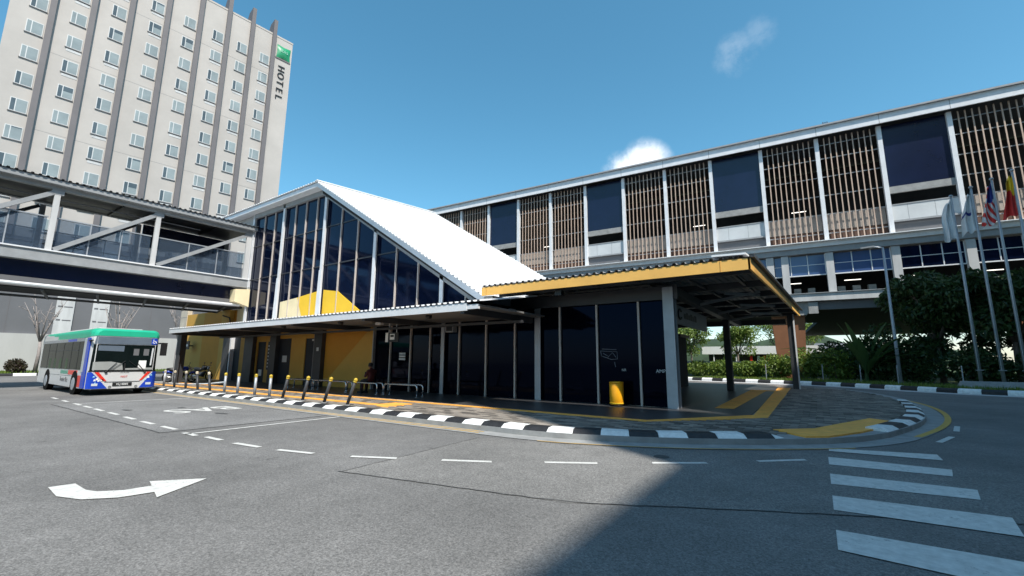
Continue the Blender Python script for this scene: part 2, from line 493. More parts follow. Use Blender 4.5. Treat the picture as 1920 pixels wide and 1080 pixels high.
def leaves(clumps, n, size, rng, droop=0.3, aspect=0.5):
    """leaf-sized faces scattered through a set of ellipsoid clumps [(centre, radii)]"""
    vol = np.array([c[1][0] * c[1][1] * c[1][2] for c in clumps]); vol = vol ** 0.8; vol /= vol.sum()
    idx = rng.choice(len(clumps), n, p=vol)
    C = np.array([c[0] for c in clumps])[idx]; Rd = np.array([c[1] for c in clumps])[idx]
    d = rng.normal(size=(n, 3)); d /= np.linalg.norm(d, axis=1)[:, None]
    rad = rng.random(n) ** 0.45
    P = C + d * Rd * rad[:, None]
    ax = d * 0.6 + rng.normal(size=(n, 3)) * 0.6; ax[:, 2] -= droop
    ax /= np.linalg.norm(ax, axis=1)[:, None]
    sd = np.cross(ax, rng.normal(size=(n, 3))); sd /= np.linalg.norm(sd, axis=1)[:, None]
    nr = np.cross(ax, sd)
    s = (size * (0.6 + 0.8 * rng.random(n)))[:, None]
    a = P - ax * s * .5; b = P + sd * s * aspect * .5 + nr * s * .08; c = P + ax * s * .5; e = P - sd * s * aspect * .5 + nr * s * .08
    V = np.stack([a, b, c, e], 1).reshape(-1, 3)
    F = np.arange(n * 4).reshape(-1, 4)
    mb = MB(); mb.v = [tuple(v) for v in V.tolist()]; mb.f = [tuple(f) for f in F.tolist()]; mb.m = [0] * n
    return mb

# ================================================================== SETTING
road = MB().add([(-420, -200, 0), (420, -200, 0), (420, 420, 0), (-420, 420, 0)], [(0, 1, 2, 3)]).build("road", M_ASPH)
struct(road)
# resurfaced patches and their tar joints
sheet("asphalt_patch", [(-6.06, 7.6), (-5.84, 4.15), (-3.92, 4.53), (-2.51, 4.8), (-1.59, 5.3), (-0.3, 5.96), (1.57, 6.86), (4, 8.2), (4, 9.8), (0.2, 10.1), (-2.3, 8.6), (-4.6, 7.9)], 0.004, M_ASPH2, road)
P = spline([(-5.9, 4.14), (-3.92, 4.53), (-2.51, 4.8), (-1.59, 5.3), (-0.3, 5.96), (1.57, 6.86), (4, 8.2)], it=2)
Pj = [p + Vector((RNG.normal() * .008, RNG.normal() * .008, 0)) for p, _ in walk(P, 0.12)]
ribbon(Pj, -0.012, 0.009, 0.008, "tar_joint", M_SEAM, road)
Pj = [p + Vector((RNG.normal() * .006, RNG.normal() * .006, 0)) for p, _ in walk([Vector((-5.84, 4.15, 0)), Vector((-6.06, 7.7, 0))], 0.12)]
ribbon(Pj, -0.01, 0.006, 0.008, "tar_joint", M_SEAM, road)
sheet("bay_surface", [(-22.2, 3.95), (-12.0, 3.9), (-11.95, 7.85), (-22.2, 7.85)], 0.004, M_BAY, road)
for a, b in (((-12.0, 3.9), (-11.93, 7.85)), ((-12.0, 3.9), (-22.2, 3.95))):
    Pj = [p + Vector((RNG.normal() * .01, RNG.normal() * .01, 0)) for p, _ in walk([Vector((*a, 0)), Vector((*b, 0))], 0.2)]
    ribbon(Pj, -0.02, 0.016, 0.008, "tar_joint", M_SEAM, road)

def quad_mark(name, m, pts, z=0.010):
    return sheet(name, pts, z, m, road)

def dash(a, b, w=0.11, m=M_WPAINT, name="lane_dash"):
    a, b = Vector((*a, 0)), Vector((*b, 0)); d = (b - a).normalized(); n_ = Vector((-d.y, d.x, 0)) * w / 2
    # slightly ragged ends
    pts = [a - n_, b - n_ + d * random.uniform(-.02, .03), b + n_, a + n_ + d * random.uniform(-.02, .03)]
    quad_mark(name, m, [(p.x, p.y) for p in pts])
for a, b in (((-20.62, 4.46), (-19.75, 4.45)), ((-19.25, 4.42), (-18.3, 4.41)), ((-17.65, 4.39), (-16.75, 4.38)), ((-16.0, 4.33), (-15.15, 4.32)),
             ((-14.52, 4.29), (-13.68, 4.29)), ((-13.09, 4.28), (-12.25, 4.28)), ((-11.6, 4.2), (-10.95, 4.2)), ((-10.61, 4.26), (-9.95, 4.27)), ((-9.43, 4.28), (-8.63, 4.36)),
             ((-8.12, 4.43), (-7.32, 4.62)), ((-6.59, 4.86), (-5.88, 5.2)), ((-5.18, 5.55), (-4.46, 5.92)), ((-3.74, 6.4), (-3.03, 6.84)),
             ((-2.34, 7.37), (-1.61, 7.9)), ((-0.96, 8.53), (-0.31, 9.14)), ((1.9, 12.75), (2.3, 13.9)), ((2.58, 15.04), (2.82, 16.26)),
             ((-22.1, 4.5), (-21.1, 4.47)), ((-24, 4.55), (-23.1, 4.52)), ((-26, 4.6), (-25, 4.58))):
    dash(a, b)
dash((-11.33, 4.15), (-11.36, 7.9), 0.1, name="bay_line")
dash((-21.9, 4.5), (-21.6, 7.95), 0.1, name="bay_line")
# zebra crossing bars
zy = [(5.0, 5.56, 4.85, 5.6), (6.28, 6.92, 6.35, 7.07), (7.56, 8.23, 7.72, 8.32), (8.95, 9.64, 9.05, 9.63)]
for y0, y1, y2, y3 in zy:
    x1 = 1.5
    quad_mark("zebra_bar", M_WPAINT, [(0.0, y0), (x1 - .05, y2 + .03), (x1 + .04, y3), (0.0, y1)])
quad_mark("zebra_bar", M_WPAINT, [(0.02, 10.28), (1.58, 10.45), (1.6, 11.05), (0.02, 10.6)])
quad_mark("zebra_bar", M_WPAINT, [(0.0, 3.75), (1.5, 3.6), (1.5, 4.3), (0.0, 4.36)])
# turning arrow
quad_mark("arrow_shaft", M_WPAINT, [(-8.07, 1.53), (-7.48, 1.5), (-7.09, 1.63), (-6.84, 1.9), (-6.76, 2.26), (-7.12, 2.33), (-7.16, 2.04), (-7.35, 1.83), (-7.55, 1.77), (-8.03, 1.77)])
quad_mark("arrow_head", M_WPAINT, [(-7.4, 2.36), (-6.49, 2.16), (-6.96, 2.86)], 0.0104)
# lettering in the bus bay, read by a driver heading along +x
text("bay_lettering", "BAS", 1.75, (-16.45, 6.4, 0.011), (0, -1, 0), (1, 0, 0), M_WPAINT, road, extrude=0.001, sx=0.66, bold=0.025)
for i in range(7):
    x, y = random.uniform(-19, -13), random.uniform(4.6, 7.4)
    pts = [(x + .35 * math.cos(t) * random.uniform(.5, 1.3), y + .12 * math.sin(t) * random.uniform(.5, 1.3)) for t in np.linspace(0, 2 * math.pi, 9)[:-1]]
    sheet("oil_stain", pts, 0.0085, M_SEAM, road) if i < 3 else None
# drain cover near the shadow edge
MB().lathe((-2.35, 7.95, 0.006), [(0.13, 0), (0.13, 0.006), (0.10, 0.009)], 14).build("drain_cover", M_SEAM, road)

# ---------------- island
K_FRONT = spline([(-46, 8.3), (-20, 8.3), (-6.2, 8.3), (-4.7, 8.42), (-3.75, 8.74), (-3.08, 9.0), (-2.34, 9.36), (-1.57, 9.85), (-1.04, 10.22), (-0.5, 10.66), (0.05, 11.14)], it=2)
K_RAMP = spline([(0.05, 11.14), (0.65, 11.9), (1.14, 12.87)], it=2)
K_RIGHT = spline([(1.14, 12.87), (1.67, 14.33), (2.2, 16.21), (2.5, 18.0), (2.78, 20.97), (2.9, 23.95)], it=2)
K_BACK = spline([(2.9, 23.95), (2.75, 26.6), (2.2, 29.5), (1.2, 32.2), (-0.6, 34.2), (-3.0, 35.0), (-12, 35.3), (-46, 35.3)], it=2)
OUT = K_FRONT + K_RAMP[1:] + K_RIGHT[1:] + K_BACK[1:]
island = MB()
outl = [(p.x, p.y) for p in OUT]
island.prism([(x, y, -0.05) for x, y in outl], (0, 0, 0.172))
island = struct(island.build("paved_island", M_CONC))
gut = struct(ribbon(OUT, 0.0, -0.42, 0.012, "gutter", M_CONC, None))
gut.name = "gutter"
# yellow no-waiting lines by the gutter
Pf = [p for p in OUT if p.x < -6.4 and p.y < 9]
Pf.append(Vector((-6.4, 8.3, 0)))
ribbon(Pf, -0.06, -0.11, 0.016, "yellow_line", M_YPAINT, road)
ribbon(Pf, -0.22, -0.28, 0.016, "yellow_line", M_YPAINT, road)
P2 = spline([(1.72, 13.3), (2.46, 15.44), (3.0, 17.7), (3.36, 20.41), (3.43, 23.41), (3.15, 26.0), (2.6, 29.0)], it=2)
ribbon(P2, 0.0, 0.14, 0.016, "yellow_line", M_YPAINT, road)
P3 = [p for p in OUT if -5 < p.x < 0.1 and p.y < 11.2]
ribbon(P3, -0.44, -0.48, 0.016, "yellow_line", M_YPAINT, road)

def kerb(name, label, P, ds, h, w, start=0, taper=False):
    k = thing(name, label, "kerb", (P[0].x, P[0].y, 0))
    W = walk(P, ds); n = len(W) - 1
    for i in range(n):
        (a, da), (b, db) = W[i], W[i + 1]
        na, nb = Vector((-da.y, da.x, 0)), Vector((-db.y, db.x, 0))
        g = 0.004
        a = a + da * g; b = b - db * g
        j = lambda: random.uniform(-0.006, 0.006)
        ch = 0.3 * w
        hb = h if not (taper and i == n - 1) else 0.03
        prof = lambda p, nn, hh: [p + Vector((0, 0, -.02)), p + nn * (0.015 + j()) + Vector((0, 0, hh * .62 + j())), p + nn * (ch + .02 + j()) + Vector((0, 0, hh + j())), p + nn * w + Vector((0, 0, hh + j())), p + nn * w + Vector((0, 0, -.02))]
        A, B = prof(a, na, h), prof(b, nb, hb)
        fs = [(q, 5 + q, 6 + q, q + 1) for q in range(4)] + [(4, 9, 5, 0), (0, 1, 2, 3, 4), (9, 8, 7, 6, 5)]
        fs = [f[::-1] for f in fs]
        MB().add(A + B, fs).build("kerb_stone", M_KW if (i + start) % 2 else M_KB, k)
    return k
PK = [p for p in K_FRONT]
# start so that the joint pattern falls as seen
kerb("painted_kerb", "black and white painted kerb along the front of the paved island, bollards behind it", [Vector((-45.5, 8.3, 0))] + PK[1:], 0.572, 0.2, 0.42, 0, True)
kerb("painted_kerb", "short black and white kerb curving round the right nose of the paved island", K_RIGHT, 0.85, 0.19, 0.42, 1)
K_FAR = spline([(-30, 46.5), (-14, 44.5), (-8, 42), (-2, 40.2), (1, 38.9), (3, 37.2), (4.8, 35.4), (6.5, 34.1), (9, 33.2), (13, 32.7), (18, 32.5)], it=2)
struct(ribbon(K_FAR, 0.0, -1.3, 0.012, "far_gutter", M_CONCL, None))
kerb("painted_kerb", "black and white kerb across the far road in front of the shrubs", K_FAR, 0.95, 0.27, 0.35, 0)
K_LEFT = [Vector((-59.2, -14, 0)), Vector((-59.2, 40, 0))]
K_LEFT = K_LEFT
kerb("painted_kerb", "weathered black and white kerb of the verge behind the bus", K_LEFT, 1.45, 0.24, 0.4, 0)
struct(MB().add([(p.x - .1, p.y + .3, 0.21) for p in K_FAR] + [(60, 32.5, .21), (160, 60, .21), (160, 190, .21), (-60, 190, .21), (-60, 47, .21)],
                [tuple(range(len(K_FAR) + 5))]).build("grass_verge", M_GRASS))
struct(sheet("planting_verge", [(-59.5, -30), (-59.5, 60), (-90, 60), (-90, -30)], 0.19, M_GRASS))

# smooth floor under the canopies + tactile strips
fl = [(-46, 11.6), (-10.6, 11.6), (-3.7, 11.5), (-1.7, 14.2), (-1.7, 31), (-3, 34.5), (-46, 34.5)]
def slab(name, pts, z0, z1, m, parent):
    return MB().prism([(x, y, z0) for x, y in pts], (0, 0, z1 - z0)).build(name, m, parent)
slab("floor_slab", fl, 0.10, 0.150, M_FLOOR, island)
slab("tactile_strip", [(-33, 11.25), (-10.6, 11.25), (-10.6, 11.45), (-33, 11.45)], 0.12, 0.155, M_TACT, island)
slab("tactile_strip", [(-10.596, 11.25), (-3.6, 11.2), (-3.7, 11.45), (-10.596, 11.45)], 0.12, 0.1552, M_TACT, island)
slab("tactile_strip", [(-3.596, 11.2), (-1.24, 13.9), (-1.62, 14.36), (-3.697, 11.448)], 0.12, 0.1554, M_TACT, island)
slab("tactile_strip", [(-1.24, 13.905), (-1.45, 31.0), (-2.1, 31.0), (-1.62, 14.365)], 0.12, 0.1556, M_TACT, island)
slab("tactile_strip", [(-2.88, 15.78), (-2.33, 15.87), (-2.36, 26.8), (-3.12, 27.0)], 0.12, 0.1558, M_TACT, island)
slab("tactile_strip", [(-3.12, 27.005), (-2.36, 26.805), (-1.47, 26.85), (-1.48, 27.5), (-3.12, 27.6)], 0.12, 0.1562, M_TACT, island)
slab("tactile_strip", [(-33, 9.75), (-12.3, 9.75), (-12.3, 10.05), (-33, 10.05)], 0.12, 0.155, M_TACT, island)
slab("tactile_strip", [(-12.295, 9.75), (-11.4, 9.45), (-11.4, 10.75), (-12.295, 10.75)], 0.12, 0.1553, M_TACT, island)
# yellow dropped-kerb pad
slab("tactile_pad", [(-0.95, 11.6), (-0.34, 10.9), (0.05, 11.2), (0.62, 12.31), (1.09, 13.5), (1.43, 15.06), (1.0, 15.48), (0.36, 13.84), (-0.2, 12.33)], 0.1, 0.156, M_TACT, island)

# pavers
inner = []
for i, p in enumerate(OUT):
    d = (OUT[min(i + 1, len(OUT) - 1)] - OUT[max(i - 1, 0)]).normalized()
    inner.append((p.x - d.y * .5, p.y + d.x * .5))
TACT = [[(-0.95, 11.6), (-0.34, 10.9), (0.05, 11.2), (0.62, 12.31), (1.09, 13.5), (1.43, 15.06), (1.0, 15.48), (0.36, 13.84), (-0.2, 12.33)],
        [(-3.7, 11.15), (-1.2, 13.9), (-1.4, 31.0), (-2.1, 31.0)], [(-33, 9.72), (-12.3, 9.72), (-12.3, 10.08), (-33, 10.08)], [(-33, 11.2), (-3.5, 11.1), (-3.6, 11.5), (-33, 11.6)],
        [(-12.3, 9.7), (-11.38, 9.4), (-11.38, 10.78), (-12.3, 10.78)], fl]
pav = []
PW, PD, GAP = 0.33, 0.165, 0.012
yy = 8.5; row = 0
while yy < 34:
    xx = -34 + (row % 2) * PW / 2
    while xx < 3.2:
        cx, cy = xx + PW / 2, yy + PD / 2
        if (cx > -3.8 or cy < 11.6) and inpoly(cx, cy, inner) and not any(inpoly(cx, cy, t) for t in TACT):
            pav.append((cx, cy))
        xx += PW
    yy += PD; row += 1
pav.sort(key=lambda p: math.hypot(p[0], p[1]))
pm = None
def paver_box(mb, x, y, s=1.0):
    w, d = PW / 2 - GAP / 2, PD / 2 - GAP / 2
    z = 0.150 + random.uniform(-.003, .004)
    tx, ty = random.uniform(-.0025, .0025), random.uniform(-.0025, .0025)
    b = 0.008
    vs = [(x - w, y - d, .11), (x + w, y - d, .11), (x + w, y + d, .11), (x - w, y + d, .11)]
    vs += [(x + sx * w, y + sy * d, z - .006 + sx * tx + sy * ty) for sx, sy in ((-1, -1), (1, -1), (1, 1), (-1, 1))]
    vs += [(x + sx * (w - b), y + sy * (d - b), z + sx * tx + sy * ty) for sx, sy in ((-1, -1), (1, -1), (1, 1), (-1, 1))]
    fs = [(8, 9, 10, 11)]
    for k in range(4):
        q = (k + 1) % 4
        fs += [(k, q, q + 4, k + 4), (k + 4, q + 4, q + 8, k + 8)]
    mb.add(vs, fs)
pmesh = []
for k in range(6):
    mb = MB(); paver_box(mb, 0, 0)
    o = mb.build("paver", M_PAVER, island); pmesh.append(o.data); bpy.data.objects.remove(o)
for i, (x, y) in enumerate(pav[:300]):
    o = bpy.data.objects.new("paver", pmesh[i % 6]); COL.objects.link(o); o.location = (x, y, 0); o.parent = island
mb = MB()
for x, y in pav[300:]: paver_box(mb, x, y)
o = mb.build("paver_field", M_PAVER, island); o["kind"] = "stuff"

# ================================================================== TERMINAL BUILDING
YF = 14.9
term = thing("terminal_building", "dark glazed bus terminal hall with asymmetric gable and bright white metal roof", "building", (-18, YF, 0.15))
# glass screen X -18.9 .. -3.9
px = [-18.85, -17.6, -16.15, -14.85, -13.98, -13.05, -11.55, -10.07, -8.95, -8.0, -6.49, -4.95, -3.9]
for a, b in zip(px[:-1], px[1:]):
    big = a in (-13.98, -8.95)
    bx("glass_panel", M_GLASSD, term, a + 0.02, b - 0.02, YF + .03, YF + .07, 0.16, 4.1)
for x in px[1:-1]:
    if x in (-13.98, -8.95):
        m = MB(); w = 0.1 if x == -13.98 else .13
        m.box(x - w, x + w, YF - .12, YF - .09, .15, 4.0); m.box(x - w, x + w, YF + .13, YF + .16, .15, 4.0); m.box(x - .02, x + .02, YF - .09, YF + .13, .15, 4.0)
        m.build("column", M_GALV, term)
    else:
        bx("mullion", M_MULL, term, x - .035, x + .035, YF - .06, YF + .028, .15, 3.95)
m = MB(); x = -3.9
m.box(x - .17, x + .17, YF - .2, YF - .17, .15, 4.05); m.box(x - .17, x + .17, YF + .17, YF + .2, .15, 4.05); m.box(x - .02, x + .02, YF - .17, YF + .17, .15, 4.05)
m.build("column", M_GALV, term)
bx("header_beam", M_STEELD, term, -19, -4.1, YF + .02, YF + .3, 3.62, 4.2) if False else None
# opaque room behind the glass
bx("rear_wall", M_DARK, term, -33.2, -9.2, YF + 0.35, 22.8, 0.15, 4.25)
# gable glazing
RZ = 12.05
XA, XB, XL = -24.3, -11.4, -33.0
def roofz(x): return RZ if x < XA else RZ - (x - XA) * (RZ - 4.05) / (XB - XA)
gx = [-33.0, -31.6, -30.2, -28.88, -27.6, -26.35, -25.1, -24.04, -22.45, -20.85, -19.15, -17.5, -15.85, -14.15, -12.75, -11.9]
cols = (-33.0, -28.88, -24.04, -19.15, -14.15)
for a, b in zip(gx[:-1], gx[1:]):
    def pan(z0, z1f):
        zt0, zt1 = z1f(a), z1f(b)
        if max(zt0, zt1) - z0 < .06: return
        pts = [(a + .02, YF + .03, z0), (b - .02, YF + .03, z0), (b - .02, YF + .03, max(z0 + .01, zt1)), (a + .02, YF + .03, max(z0 + .01, zt0))]
        MB().prism(pts, (0, .04, 0)).build("glass_panel", M_GLASSN, term)
    lv = [4.15, 7.2, 9.6]
    for q, z0 in enumerate(lv):
        if min(roofz(a), roofz(b)) < z0 and q: continue
        top = lv[q + 1] - .02 if q + 1 < len(lv) else 99
        nxt = lv[q + 1] if q + 1 < len(lv) else 99
        full = min(roofz(a), roofz(b)) > nxt
        pan(z0, (lambda x_, t=top: t) if full else (lambda x_: roofz(x_) - .25))
for zr in (7.19, 9.59):
    xe = XA + (RZ - zr) * (XB - XA) / (RZ - 4.05) - .3
    bx("transom", M_STEELD, term, XL, xe, YF - .02, YF + .029, zr - .03, zr + .03)
for x in gx[:-1]:
    zt = roofz(x) - .3
    if x in cols:
        MB().box(x - .11, x + .11, YF - .16, YF - .13, 4.0, zt + .25).box(x - .025, x + .025, YF - .13, YF, 4.0, zt + .25).build("column", M_STEELW, term)
    else:
        if zt > 4.5: bx("mullion", M_MULL, term, x - .03, x + .03, YF - .06, YF + .026, 4.0, zt)
# wedges imitating the reflection of the yellow that widens the column feet
for x in (-28.88, -24.04):
    MB().prism([(x - .2, YF - .2, 4.1), (x + .3, YF - .2, 4.1), (x + .11, YF - .2, 6.9), (x - .11, YF - .2, 6.9)], (0, .035, 0)).build("reflection_flare", M_STEELW, term)
# yellow stair parapet standing just inside the glazing line
MB().prism([(-28.6, YF - .02, 4.1), (-25.9, YF - .02, 4.1), (-25.9, YF - .02, 5.5), (-28.6, YF - .02, 5.3)], (0, .04, 0)).build("stair_wall", M_CREAM, term)
MB().prism([(-26.6, YF - .025, 5.45), (-25.89, YF - .025, 4.1), (-24.1, YF - .025, 4.1), (-24.1, YF - .025, 5.7)], (0, .045, 0)).build("stair_wall", M_YELB, term)
MB().prism([(-23.8, YF - .03, 4.1), (-20.0, YF - .03, 4.1), (-22.4, YF - .03, 5.5), (-23.8, YF - .03, 5.7)], (0, .05, 0)).build("stair_wall", M_YELB, term)
# roof edge beams
YR0 = 14.25
def rake(name, m, x0, x1, dz0, dz1, y0, y1):
    pts = [(x0, y0, roofz(x0) + dz0), (x1, y0, roofz(x1) + dz0), (x1, y0, roofz(x1) + dz1), (x0, y0, roofz(x0) + dz1)]
    MB().prism(pts, (0, y1 - y0, 0)).build(name, m, term)
rake("roof_fascia", M_STEELW, -37.2, XA, 0.0, .26, YR0, YR0 + .06)
rake("roof_fascia", M_STEELW, XA + .005, -11.25, 0.0, .3, YR0, YR0 + .06)
rake("roof_soffit", M_STEELW, -37.2, XA, -.02, .05, YR0 + .062, YF + .2)
rake("roof_soffit", M_STEELW, XA + .005, -11.3, -.02, .05, YR0 + .062, YF + .2)
rake("edge_beam", M_STEELG, XL, XA, -.34, -.021, YF - .16, YF + .02)
rake("edge_beam", M_STEELG, XA + .005, -11.8, -.42, -.021, YF - .16, YF + .02)
# white upper panel left of the glazing, over the bridge landing
bx("cladding_panel", M_WALLW, term, -37.2, -33.15, YF - .05, YF + .1, 10.9, RZ - .03)
# roof sheets, ribs running back from the gable edge
zt = RZ + .30
rt = corrugated([(-37.3, YR0 - .1, zt), (XA, YR0 - .1, zt)], (1.0, 8.8, .28), 0.28, 0.06).build("roof_sheet", M_ROOFW, term)
slope = [(XA, YR0 - .1, zt), (-11.2, YR0 - .1, roofz(-11.2) + .32), (-8.6, YR0 - .1 + 3, roofz(-8.6) + .32)]
def skew(path, ext, pitch, depth):
    return corrugated(path, ext, pitch, depth)
corrugated([(XA, YR0 - .1, zt), (-11.15, YR0 - .1, roofz(-11.15) + .32)], (1.1, 9.1, .34), 0.28, 0.06).build("roof_sheet", M_ROOFW, term)
MB().prism([(XA - .02, YR0 + .4, zt - .2), (-11.4, YR0 + .4, roofz(-11.4) + .1), (-11.4, YR0 + .4, roofz(-11.4) - .2), (XA - .02, YR0 + .4, roofz(XA) - .3)], (0.9, 8.2, .3)).build("roof_deck", M_DARK, term)
MB().bar((XA, YR0 - .12, zt + .06), (XA + 1.1, YR0 + 9.0, zt + .4), .3, .05).build("ridge_cap", M_ROOFW, term)

# back-of-house wall with doors, X -44 .. -18.9
YW = 14.8
svc = thing("service_wall", "yellow and orange painted wall with dark doors under the long walkway canopy", "wall", (-31, YW, 0.15))
def wall_piece(x0, x1, m, z1=3.35, name="wall_panel", dy=0.0):
    return bx(name, m, svc, x0 + .003, x1 - .003, YW - dy, YW + .3, .15, z1)
wall_piece(-44.2, -42.9, M_TILE, 5.6, "tiled_edge", .04)
for zk in (1.0, 1.8, 2.6, 3.4, 4.2, 5.0):
    bx("tile_joint", M_CONC, svc, -44.2, -42.9, YW - .048, YW - .041, zk, zk + .04)
wall_piece(-42.9, -39.6, M_YEL, 5.2)
wall_piece(-39.6, -36.6, M_ORA, 5.2)
wall_piece(-36.6, -35.3, M_YEL, 5.2)
wall_piece(-35.3, -34.4, M_STEELD, 3.6, "pilaster", .25)
bx("door_post", M_STEELW, svc, -34.38, -34.2, YW - .2, YW + .1, .15, 3.5)
wall_piece(-34.2, -33.2, M_DOOR, 3.4, "door", -.05)
wall_piece(-33.2, -32.1, M_YEL)
wall_piece(-32.1, -30.95, M_STEELD, 3.5, "pilaster", .25)
wall_piece(-30.95, -30.75, M_YEL)
d1 = wall_piece(-30.75, -29.7, M_DOOR, 2.75, "door", -.05)
bx("notice", M_WHITE, d1, -30.45, -30.05, YW + .03, YW + .045, .55, .95)
bx("wall_panel", M_YEL, svc, -30.75, -29.7, YW, YW + .3, 2.76, 3.35)
wall_piece(-29.7, -28.75, M_YEL)
ps = bx("vertical_sign", M_BLACK, svc, -29.35, -28.95, YW - .04, YW - .002, .95, 2.75)
for k in range(7):
    bx("sign_marks", M_PARA, ps, -29.27, -29.05 - .04 * (k % 3), YW - .046, YW - .041, 1.1 + k * .22, 1.2 + k * .22)
wall_piece(-28.75, -28.0, M_STEELD, 3.5, "pilaster", .25)
d2 = wall_piece(-28.0, -26.65, M_DOOR, 2.9, "door", -.04)
bx("notice", M_PARA, d2, -27.6, -27.1, YW + .02, YW + .038, 1.45, 1.85)
bx("wall_panel", M_YEL, svc, -28.0, -26.65, YW, YW + .3, 2.91, 3.35)
wall_piece(-26.65, -25.1, M_YEL)
d3 = wall_piece(-25.1, -24.05, M_DOOR, 2.85, "door", -.05)
bx("door_closer", M_PARA, d3, -24.45, -24.15, YW + .01, YW + .048, 2.7, 2.8)
bx("wall_panel", M_YEL, svc, -25.1, -24.05, YW, YW + .3, 2.86, 3.35)
bx("door_post", M_STEELG, svc, -24.04, -23.85, YW - .12, YW + .1, .15, 3.4)
wall_piece(-23.8, -23.05, M_STEELD, 3.5, "pilaster", .25)
# two-tone painted bay
wall_piece(-23.05, -18.9, M_YEL, 3.4)
MB().prism([(-23.04, YW - .006, .6), (-22.6, YW - .006, .6), (-19.0, YW - .006, 3.38), (-23.04, YW - .006, 3.38)], (0, .005, 0)).build("painted_triangle", M_ORA, svc)
bx("corner_trim", M_STEELG, svc, -18.9, -18.82, YW - .02, YW + .3, .15, 3.4)
bx("small_plate", M_PARA, svc, -23.5, -23.3, YW - .262, YW - .252, 2.1, 2.3)
ws = bx("wall_sign", M_BLACK, svc, -41.3, -40.5, YW - .5, YW - .46, 2.35, 3.0)
bx("sign_symbol", M_WHITE, ws, -41.05, -40.75, YW - .508, YW - .501, 2.58, 2.75)
bx("sign_arm", M_STEELD, ws, -41.3, -41.2, YW - .46, YW, 2.6, 2.7)

# bridge landing core (yellow) above the canopy
core = thing("stair_core", "yellow plastered stair core carrying the end of the covered footbridge", "stair tower", (-36, 15.3, 0.15))
bx("core_wall", M_YEL, core, -41.5, -36.3, 15.12, 18.2, 3.0, 5.2)
bx("core_wall", M_ORA, core, -36.28, -34.9, 15.14, 18.2, 3.0, 5.25)
bx("core_wall", M_CREAM, core, -34.88, -33.3, 15.1, 18.2, 3.0, 5.5)
MB().prism([(-33.9, 13.9, 5.55), (-33.9, 14.85, 5.25), (-33.9, 14.85, 6.5), (-33.9, 13.9, 6.4)], (1.15, 0, 0)).build("bearing_corbel", M_CREAM, core)
MB().tube([(-35.2, 14.9, 3.9), (-35.2, 14.75, 4.6), (-35.5, 14.4, 4.75)], .05, 6).build("downlight_arm", M_STEELD, core)

# ---------------- walkway canopy (grey fascia)
wc = thing("walkway_canopy", "long low walkway canopy with pale grey fascia and ribbed sheet roof", "canopy", (-21, 10.5, 0.15))
bx("fascia", M_STEELW, wc, -33.0, -8.95, 10.5, 10.56, 3.16, 3.40)
corrugated([(-33.1, 10.475, 3.42), (-8.4, 10.475, 3.42)], (0, 4.37, .72), .25, .05).build("roof_sheet", M_STEELW, wc)
bx("end_fascia", M_STEELG, wc, -33.0, -32.94, 10.565, 14.7, 3.16, 3.40)
bx("soffit", mat("soffit_grey", (0.2, 0.2, 0.2), .7), wc, -32.93, -8.6, 10.57, 14.75, 3.30, 3.36)
for x in (-32.7, -28.88, -24.04, -19.15, -14.15, -9.2):
    bx("rafter", M_STEELD, wc, x - .08, x + .08, 10.58, 14.74, 3.08, 3.298)
bx("edge_beam", M_STEELD, wc, -32.9, -8.7, 13.3, 13.45, 2.98, 3.075)
for x in (-29.5, -25.5, -22.3, -17.5, -15.2, -12):
    MB().lathe((x, 11.9, 3.16), [(.09, 0), (.12, .06), (.12, .14)], 10).build("downlight", M_BLACK, wc)
MB().box(-33.0, -32.45, 11.0, 11.05, .15, 3.155).box(-32.75, -32.7, 11.05, 11.4, .15, 3.155).build("post", M_STEELD, wc)
bx("post_edge", M_STEELW, wc, -33.06, -33.005, 11.0, 11.06, .15, 3.155)
bx("end_cap", M_STEELW, wc, -8.94, -8.5, 10.52, 10.6, 3.2, 3.34)
for x in (-25, -20, -16):
    bx("sprinkler_box", M_PARA, wc, x, x + .35, 12.6, 12.8, 3.14, 3.295)

# ---------------- corner canopy (yellow fascia)
cc = thing("corner_canopy", "flat corner canopy with broad orange yellow fascia and ribbed roof edge", "canopy", (-5.5, 20, 0.15))
Zc = lambda y: 4.09 + (y - 13) * (0.36 / 19)
MB().box(-10.35, -1.26, 13.0, 13.06, 4.05, 4.36).build("fascia", M_FASC, cc)
bx("fascia_joint", mat("fascia_joint", (0.6, 0.3, 0.05), .6), cc, -10.13, -10.115, 12.992, 12.999, 4.05, 4.36)
bx("fascia_joint", MATS["fascia_joint"], cc, -2.0, -1.985, 12.992, 12.999, 4.05, 4.36)
MB().prism([(-1.25, 13.0, 4.05), (-.66, 32, 4.41), (-.66, 32, 4.72), (-1.25, 13.0, 4.36)], (-.06, 0.0, 0)).build("side_fascia", M_FASC, cc)
corrugated([(-10.4, 12.975, 4.39), (-1.15, 12.975, 4.39)], (.6, 19.2, .38), .25, .055).build("roof_sheet", M_ROOFG, cc)
MB().prism([(-1.15, 12.98, 4.37), (-.5, 32.1, 4.75), (-.5, 32.1, 4.82), (-1.15, 12.98, 4.46)], (-.1, 0, 0)).build("verge_flashing", M_STEELD, cc)
MB().prism([(-1.35, 13.0, 4.47), (-1.2, 15.5, 4.6), (-2.3, 15.5, 4.66), (-2.2, 13.0, 4.5)], (0, 0, .05)).build("ridge_cap", M_ROOFW, cc)
for y in (14.0, 17, 20, 23, 26, 29, 31.6):
    z = Zc(y)
    bx("rafter", M_STEELD, cc, -10.2, -1.35 + (y - 13) * .03, y - .08, y + .08, z + .0, z + .22)
for x in (-9, -7.5, -6, -4.6, -3.2, -1.9):
    MB().bar((x, 13.1, 4.18), (x + .3, 31.8, 4.5), .1, .08).build("purlin", M_STEELD, cc)
m = MB(); x, y = -3.9, 15.0
